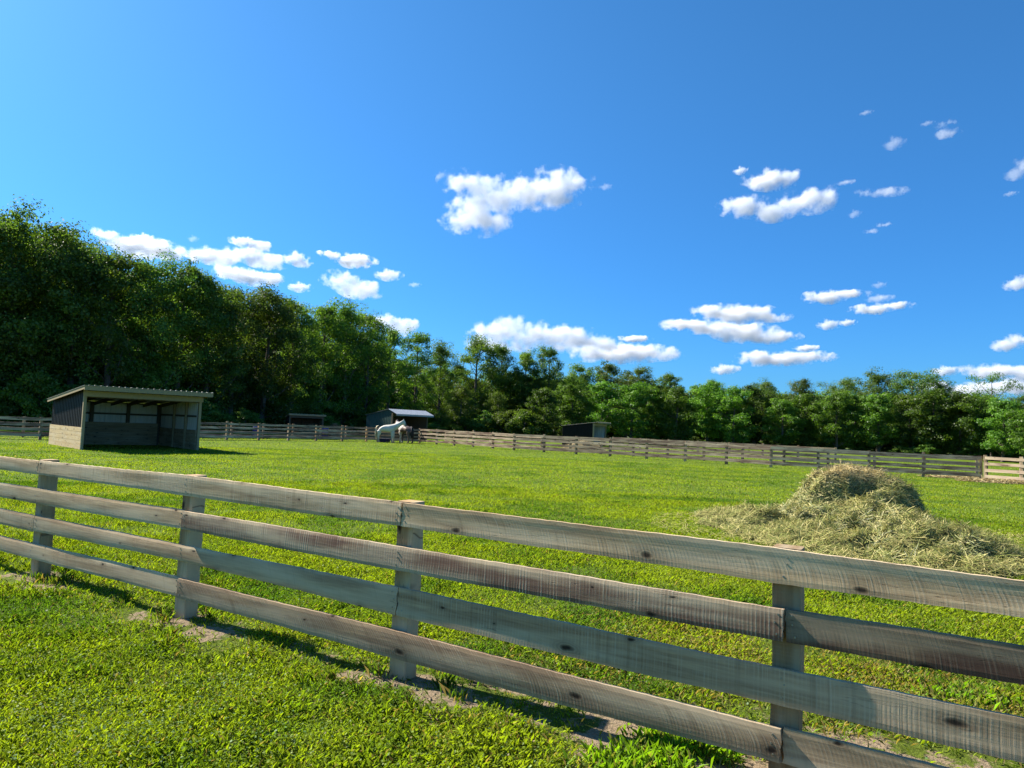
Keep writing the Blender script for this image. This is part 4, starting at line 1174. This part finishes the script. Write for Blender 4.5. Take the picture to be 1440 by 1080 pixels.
# row of locust trees on the right
random.seed(5)
LOC = [(806, 96, 540), (846, 98, 532), (884, 97, 538), (920, 99, 545), (957, 96, 548), (993, 98, 543), (1030, 94, 549), (1066, 96, 547), (1103, 92, 556), (1138, 94, 551), (1173, 90, 552), (1208, 91, 558), (1243, 88, 551), (1278, 88, 556), (1313, 85, 553), (1346, 84, 549), (1380, 82, 560), (1414, 78, 556), (1446, 74, 566), (1490, 72, 560), (1540, 70, 556)]
for i, (x, Y, yt) in enumerate(LOC):
    if i == 0: lab = 'leafy locust directly above the black shed roof'
    elif x < 1140: lab = f'{ORD[i-1]} leafy locust right of the black shed in the front row'
    elif x < 1290: lab = f'leafy locust in the front row above the hay heap, {ORD[i-9]} from its left'
    else: lab = f'leafy locust in the front row right of the hay heap, {ORD[i-13]} from it'
    tree(['locust1', 'locust2', 'locust3'][(i*7+i//3) % 3], x+random.uniform(-6, 6), Y, yt+random.uniform(-5, 5), lab, 'row of locust trees on the right', wide=random.uniform(.95, 1.2))
# taller trees rising behind the locust row
BACK = [('maple2', 815, 118, 513, .9), ('maple1', 852, 122, 511, 1.0), ('maple2', 900, 124, 517, 1.0), ('maple1', 945, 126, 526, 1.0), ('oak2', 1006, 126, 534, .9), ('oak1', 1075, 124, 536, .9), ('oak2', 1128, 120, 533, .9), ('oak3', 1184, 116, 532, .9),
        ('oak1', 1236, 108, 524, 1.0), ('oak3', 1284, 106, 521, 1.05), ('oak2', 1325, 104, 538, .7), ('willow', 1396, 96, 527, 1.0), ('maple2', 1440, 98, 556, .9)]
LAB_B = ['light round tree rising behind the black shed', 'broad pale-topped tree behind the locusts, first right of the black shed', 'broad pale tree behind the locusts, second right of the black shed', 'low rounded tree top behind the locusts under the stacked clouds',
         'dark tree top peeping over the locusts left of the hay heap', 'dark rounded top behind the locusts just left of the hay heap', 'dark tree top behind the locusts above the left slope of the hay', 'dark oak top behind the locusts above the hay heap crest',
         'large dark oak dome right of the hay heap crest, left half', 'large dark oak dome above the locusts, highest on the right', 'small ragged dark tree top just right of the big oak dome', 'airy feathery tree above the pale fence section near the right edge', 'rounded tree at the right edge beside the feathery one']
for (k, x, Y, yt, wd), lab in zip(BACK, LAB_B): tree(k, x, Y, yt, lab, 'taller trees behind the locust row', wide=wd)
# deeper rows that close the wood behind: nothing tells these apart
random.seed(33)
for x in range(-90, 500, 34):
    f = (x+90)/590
    top = np.interp(x, [-90, 60, 160, 300, 400, 500], [318, 322, 372, 402, 425, 445])+random.uniform(2, 24)
    tree(random.choice(['oak1', 'oak2', 'oak3', 'maple2']), x+random.uniform(-10, 10), 68+26*f+random.uniform(-2, 4), top, 'dark leafy tree deep in the wood behind its left edge', 'inner trees of the left wood', wide=random.uniform(.95, 1.15))
for x in range(490, 820, 26):
    top = np.interp(x, [490, 560, 660, 800], [470, 492, 512, 520])+random.uniform(0, 22)
    tree(random.choice(['maple1', 'maple2', 'oak2', 'tall2']), x+random.uniform(-8, 8), 118+random.uniform(-6, 10), top, 'green tree deep in the middle of the wood', 'inner trees of the middle wood', wide=random.uniform(1.0, 1.2))
for x in range(800, 1480, 38):
    top = np.interp(x, [800, 1000, 1200, 1480], [528, 545, 552, 562])+random.uniform(-2, 12)
    tree(random.choice(['maple1', 'oak1', 'oak2', 'maple2']), x+random.uniform(-10, 10), 132-30*(x-800)/680+random.uniform(-3, 5), top, 'dark tree filling the wood behind the locust row', 'inner trees of the right wood', wide=random.uniform(1.05, 1.25))
random.seed(40)
for x in range(-80, 1500, 27):
    Y = np.interp(x, [-80, 60, 300, 500, 640, 800, 1000, 1200, 1480], [70, 72, 86, 108, 126, 136, 136, 124, 104])+random.uniform(-3, 6)
    top = np.interp(x, [-80, 60, 160, 300, 480, 560, 660, 800, 1000, 1200, 1480], [350, 360, 405, 440, 490, 515, 540, 545, 556, 560, 570])+random.uniform(-10, 16)
    where = 'left' if x < 490 else ('middle' if x < 800 else 'right')
    lb = {'left': 'dark leafy tree deep in the wood behind its left edge', 'middle': 'green tree deep in the middle of the wood', 'right': 'dark tree filling the wood behind the locust row'}[where]
    tree('filler', x+random.uniform(-8, 8), Y, top, lb, f'inner trees of the {where} wood', wide=random.uniform(.9, 1.15))
# undergrowth at the wood's edge
for x in range(-80, 1470, 33):
    Y = np.interp(x, [-80, 60, 300, 500, 640, 800, 1000, 1200, 1480], [56, 56, 66, 84, 92, 92, 93, 87, 72])+random.uniform(-1, 4)
    hz = 610+(x-720)*.0412-2
    hh = random.uniform(2.4, 4.6)
    if 350 < x < 480: Y = 80
    if x > 800: hh *= .62; Y += 3
    where = 'left of the green shed' if x < 515 else ('between the green shed and the black shed' if x < 800 else 'right of the black shed')
    tree('shrub2' if x > 800 else random.choice(['shrub1', 'shrub2']), x+random.uniform(-10, 10), Y, hz-(hh-CAMH)*1000/Y, f'leafy shrub at the foot of the wood {where}', f'undergrowth shrubs {where}', name='shrub', wide=random.uniform(1.0, 1.5), cat='shrub')

# ------------------------------------------------------------------ clouds: real volumes at cumulus height
def cloud(puffs, label, dens=1.0, thin=False, soft=.78, group='clouds', nz_=1.0, seed=0, base_alt=1150.0):
    pc = np.array(puffs, float)
    cx, cy = pc[:, 0].mean(), pc[:, 1].mean()
    d0 = ray(cx, cy); el = math.atan2(d0[2], math.hypot(d0[0], d0[1]))
    Dst = base_alt/math.sin(max(el, R(4.5)))
    hx = math.hypot(d0[0], d0[1]); az = math.atan2(d0[0], d0[1])
    org = CAM+d0/np.linalg.norm(d0)*Dst
    k = Dst/np.linalg.norm(d0)/F
    # local frame: x right, y away, z up (upright, turned towards the viewer's azimuth)
    ca, sa = math.cos(az), math.sin(az)
    L = []
    for i, (x, y, rx, ry) in enumerate(puffs):
        p = CAM+ray(x, y)*(Dst/np.linalg.norm(d0))-org
        lx, ly, lz = p[0]*ca-p[1]*sa, p[0]*sa+p[1]*ca, p[2]
        L.append((lx, ly*.5+(random.random()-.5)*rx*k*.25, lz, rx*k*1.18, max(rx*.5, ry*.9)*k, ry*k*1.25))
    bm = bmesh.new()
    for (a, b, c, r1, r2, r3) in L:
        r = bmesh.ops.create_icosphere(bm, subdivisions=2, radius=1.0)
        for v in r['verts']: v.co = Vector((a+v.co.x*r1*1.22, b+v.co.y*r2*1.22, c+v.co.z*r3*1.22))
    me = bpy.data.meshes.new('cloud'); bm.to_mesh(me); bm.free()
    o = bpy.data.objects.new('cloud', me); COL.objects.link(o)
    o.location = org; o.rotation_euler = (0, 0, -az)
    if len(L) > 1:
        md = o.modifiers.new('Union', 'REMESH'); md.mode = 'VOXEL'; md.voxel_size = max(min(l[5] for l in L)*.22, k*1.6)
    m, t = material('cloud_vapour'); co = t.obj()
    sc = 1.0/(np.mean([l[5] for l in L]))
    ryp = np.mean([l[5] for l in L])/k                      # mean half height as seen
    nz = t.new('ShaderNodeTexNoise'); t.l.new(co, nz.inputs['Vector']); nz.inputs['Scale'].default_value = 1/(min(30, 2.6*ryp)*k); nz.inputs['Detail'].default_value = 8; nz.inputs['Roughness'].default_value = .66
    wa = min(16, 1.3*ryp)*k
    wv = t.vmath('ADD', co, t.vmath('MULTIPLY', t.vmath('SUBTRACT', nz.outputs['Color'], (.5, .5, .5)), (wa*3.2, wa*1.4, wa*1.7)))
    er = t.noise(co, 1/(min(20, 1.8*ryp)*k), 6, .62)
    acc = None
    for (a, b, c, r1, r2, r3) in L:
        q = t.vmath('MULTIPLY', t.vmath('SUBTRACT', wv, (a, b, c)), (1/r1, 1/r2, 1/r3))
        ln = t.math('SUBTRACT', 1.0, t.vmath('LENGTH', q, out=1))
        acc = ln if acc is None else t.math('SMOOTH_MAX', acc, ln, .15)
    f = t.math('SUBTRACT', t.math('ADD', acc, t.math('MULTIPLY', t.math('SUBTRACT', er, .5), 2.9*nz_)), .04 if not thin else .04)
    den = t.maprange(f, 0, soft, 0, 1, True)
    vs = t.new('ShaderNodeVolumePrincipled')
    vs.inputs['Color'].default_value = (.925, .93, .94, 1); vs.inputs['Anisotropy'].default_value = .3
    t.put(vs.inputs['Density'], t.math('MULTIPLY', den, dens*1.9*sc if not thin else dens*.26*sc))
    t.l.new(vs.outputs[0], t.out.inputs['Volume'])
    me.materials.append(m)
    tag(o, label, 'cloud', group); return o
random.seed(3)
cloud([(652, 257, 30, 15), (684, 262, 26, 13), (700, 276, 38, 18), (740, 268, 42, 22), (782, 260, 40, 21), (815, 258, 20, 13), (780, 282, 30, 11), (664, 304, 38, 22), (690, 312, 28, 16), (676, 288, 36, 16)], 'large white cumulus with a hanging lobe, high in the middle of the sky')
cloud([(1085, 250, 32, 13), (1070, 254, 20, 8), (1100, 252, 18, 9)], 'white puff stacked above the V-shaped pair on the right')
cloud([(1048, 288, 32, 13), (1085, 298, 26, 11), (1110, 290, 22, 12), (1140, 282, 34, 16)], 'V-shaped pair of white puffs right of the big middle cloud')
cloud([(1042, 239, 9, 5)], 'tiny white tuft up-left of the stacked puff')
cloud([(150, 330, 18, 6), (180, 342, 28, 10), (208, 348, 40, 13), (240, 355, 22, 9)], 'long white bank low above the trees at the left')
cloud([(203, 333, 11, 5)], 'small oval puff above the long left bank')
cloud([(272, 335, 7, 4)], 'faint wisp right of the long left bank', thin=True, dens=1.2)
cloud([(284, 358, 22, 10), (312, 363, 26, 10)], 'white puff touching the right end of the long left bank')
cloud([(342, 339, 16, 6), (368, 346, 16, 6)], 'uppermost small puff of the left cluster')
cloud([(345, 356, 24, 10), (375, 366, 26, 9)], 'middle puff of the left cluster')
cloud([(330, 384, 28, 9), (360, 390, 30, 9), (388, 393, 18, 7)], 'lowest flat bank of the left cluster')
cloud([(415, 362, 17, 8), (425, 370, 12, 5)], 'small puff at the right end of the left cluster')
cloud([(422, 403, 14, 6)], 'small oval puff just above the trees, right of the left cluster')
cloud([(465, 358, 16, 4), (498, 367, 26, 8), (520, 368, 10, 4)], 'thin ragged cloud above the rounded puff left of centre')
cloud([(482, 394, 26, 11), (508, 406, 28, 11)], 'rounded white puff over the tall open tree left of centre')
cloud([(546, 386, 17, 7)], 'small puff right of the rounded left-of-centre puff')
cloud([(583, 400, 8, 3)], 'tiny wisp right of the small left-of-centre puff', thin=True, dens=1.3)
cloud([(540, 452, 26, 9), (566, 458, 22, 11)], 'white puff low behind the tree tops above the green shed')
cloud([(690, 470, 28, 15), (720, 464, 34, 16), (755, 470, 36, 16), (795, 475, 40, 16), (835, 482, 34, 10), (700, 486, 40, 12)], 'broad white bank low over the middle of the wood')
cloud([(840, 496, 36, 10), (880, 495, 46, 12), (920, 496, 34, 9)], 'long flat bank beside and right of the broad low one')
cloud([(893, 476, 20, 4)], 'thin streak above the long flat bank')
cloud([(1010, 438, 32, 9), (1045, 440, 38, 11), (1080, 446, 26, 6)], 'top bank of the stacked clouds right of centre')
cloud([(965, 455, 34, 7), (1005, 460, 40, 8), (1050, 468, 40, 11), (1090, 475, 28, 8)], 'middle slanting bank of the stacked clouds right of centre')
cloud([(1075, 503, 34, 9), (1110, 503, 34, 8), (1150, 502, 22, 6)], 'lowest flat bank of the stacked clouds right of centre')
cloud([(1018, 519, 18, 6)], 'small oval puff just above the locust trees')
cloud([(1135, 489, 15, 4)], 'small streak right of the stacked clouds')
cloud([(1160, 416, 26, 8), (1190, 415, 26, 5)], 'flat puff of the right-hand trio, upper left')
cloud([(1237, 419, 16, 5)], 'small faint puff of the right-hand trio, upper right', thin=True, dens=2.0)
cloud([(1225, 434, 24, 6), (1260, 431, 20, 5)], 'lower ragged streak of the right-hand trio')
cloud([(1165, 456, 14, 6)], 'small puff below the right-hand trio')
cloud([(1192, 453, 10, 4)], 'tiny puff beside the one below the right-hand trio')
cloud([(1237, 400, 9, 4)], 'tiny faint tuft above the right-hand trio', thin=True, dens=1.4)
cloud([(1428, 398, 17, 8), (1448, 394, 16, 9)], 'white puff cut by the right edge at mid height')
cloud([(1412, 484, 20, 8), (1436, 478, 22, 9)], 'white puff cut by the right edge above the low bank')
cloud([(1329, 521, 17, 6)], 'small oval puff above the big dark oak on the right')
cloud([(1375, 520, 22, 8), (1405, 522, 34, 9), (1445, 526, 34, 11)], 'long low bank at the right edge over the feathery tree')
cloud([(1320, 545, 30, 8), (1370, 548, 40, 9), (1430, 545, 40, 9)], 'lowest pale bank behind the tree tops at the right edge')
cloud([(1258, 200, 13, 8)], 'faint tuft high on the right', thin=True, dens=2.0)
cloud([(1322, 176, 9, 5), (1332, 188, 15, 6), (1338, 172, 8, 4)], 'curled faint wisp high on the right', thin=True, dens=1.5)
cloud([(1304, 173, 8, 3)], 'tiny wisp left of the curled high one', thin=True, dens=1.0)
cloud([(1215, 270, 11, 5), (1250, 272, 22, 5)], 'ragged faint streak right of the V-shaped pair', thin=True, dens=1.6)
cloud([(1190, 256, 12, 3)], 'tiny faint streak near the right tip of the V-shaped pair', thin=True, dens=1.0)
cloud([(1202, 300, 8, 5)], 'tiny tuft below the ragged faint streak', thin=True, dens=1.7)
cloud([(1225, 324, 10, 3), (1243, 316, 10, 3)], 'slanting faint wisp below the ragged streak', thin=True, dens=1.1)
cloud([(1428, 243, 12, 8), (1440, 234, 14, 12)], 'white wisp cut by the right edge, high up', thin=True, dens=2.6)
cloud([(1421, 272, 8, 3)], 'tiny tuft under the high right-edge wisp', thin=True, dens=1.2)
cloud([(1218, 158, 8, 3)], 'highest tiny wisp on the right', thin=True, dens=1.1)
cloud([(620, 246, 7, 4)], 'faint wisp at the left tip of the large middle cumulus', thin=True, dens=.9)
cloud([(852, 262, 9, 4)], 'faint wisp at the right tip of the large middle cumulus', thin=True, dens=1.0)
scene.cycles.volume_bounces = 16; scene.cycles.max_bounces = 18; scene.cycles.transparent_max_bounces = 12
scene.cycles.volume_step_rate = .45; scene.cycles.volume_max_steps = 200
scene.cycles.sample_clamp_indirect = 6.0
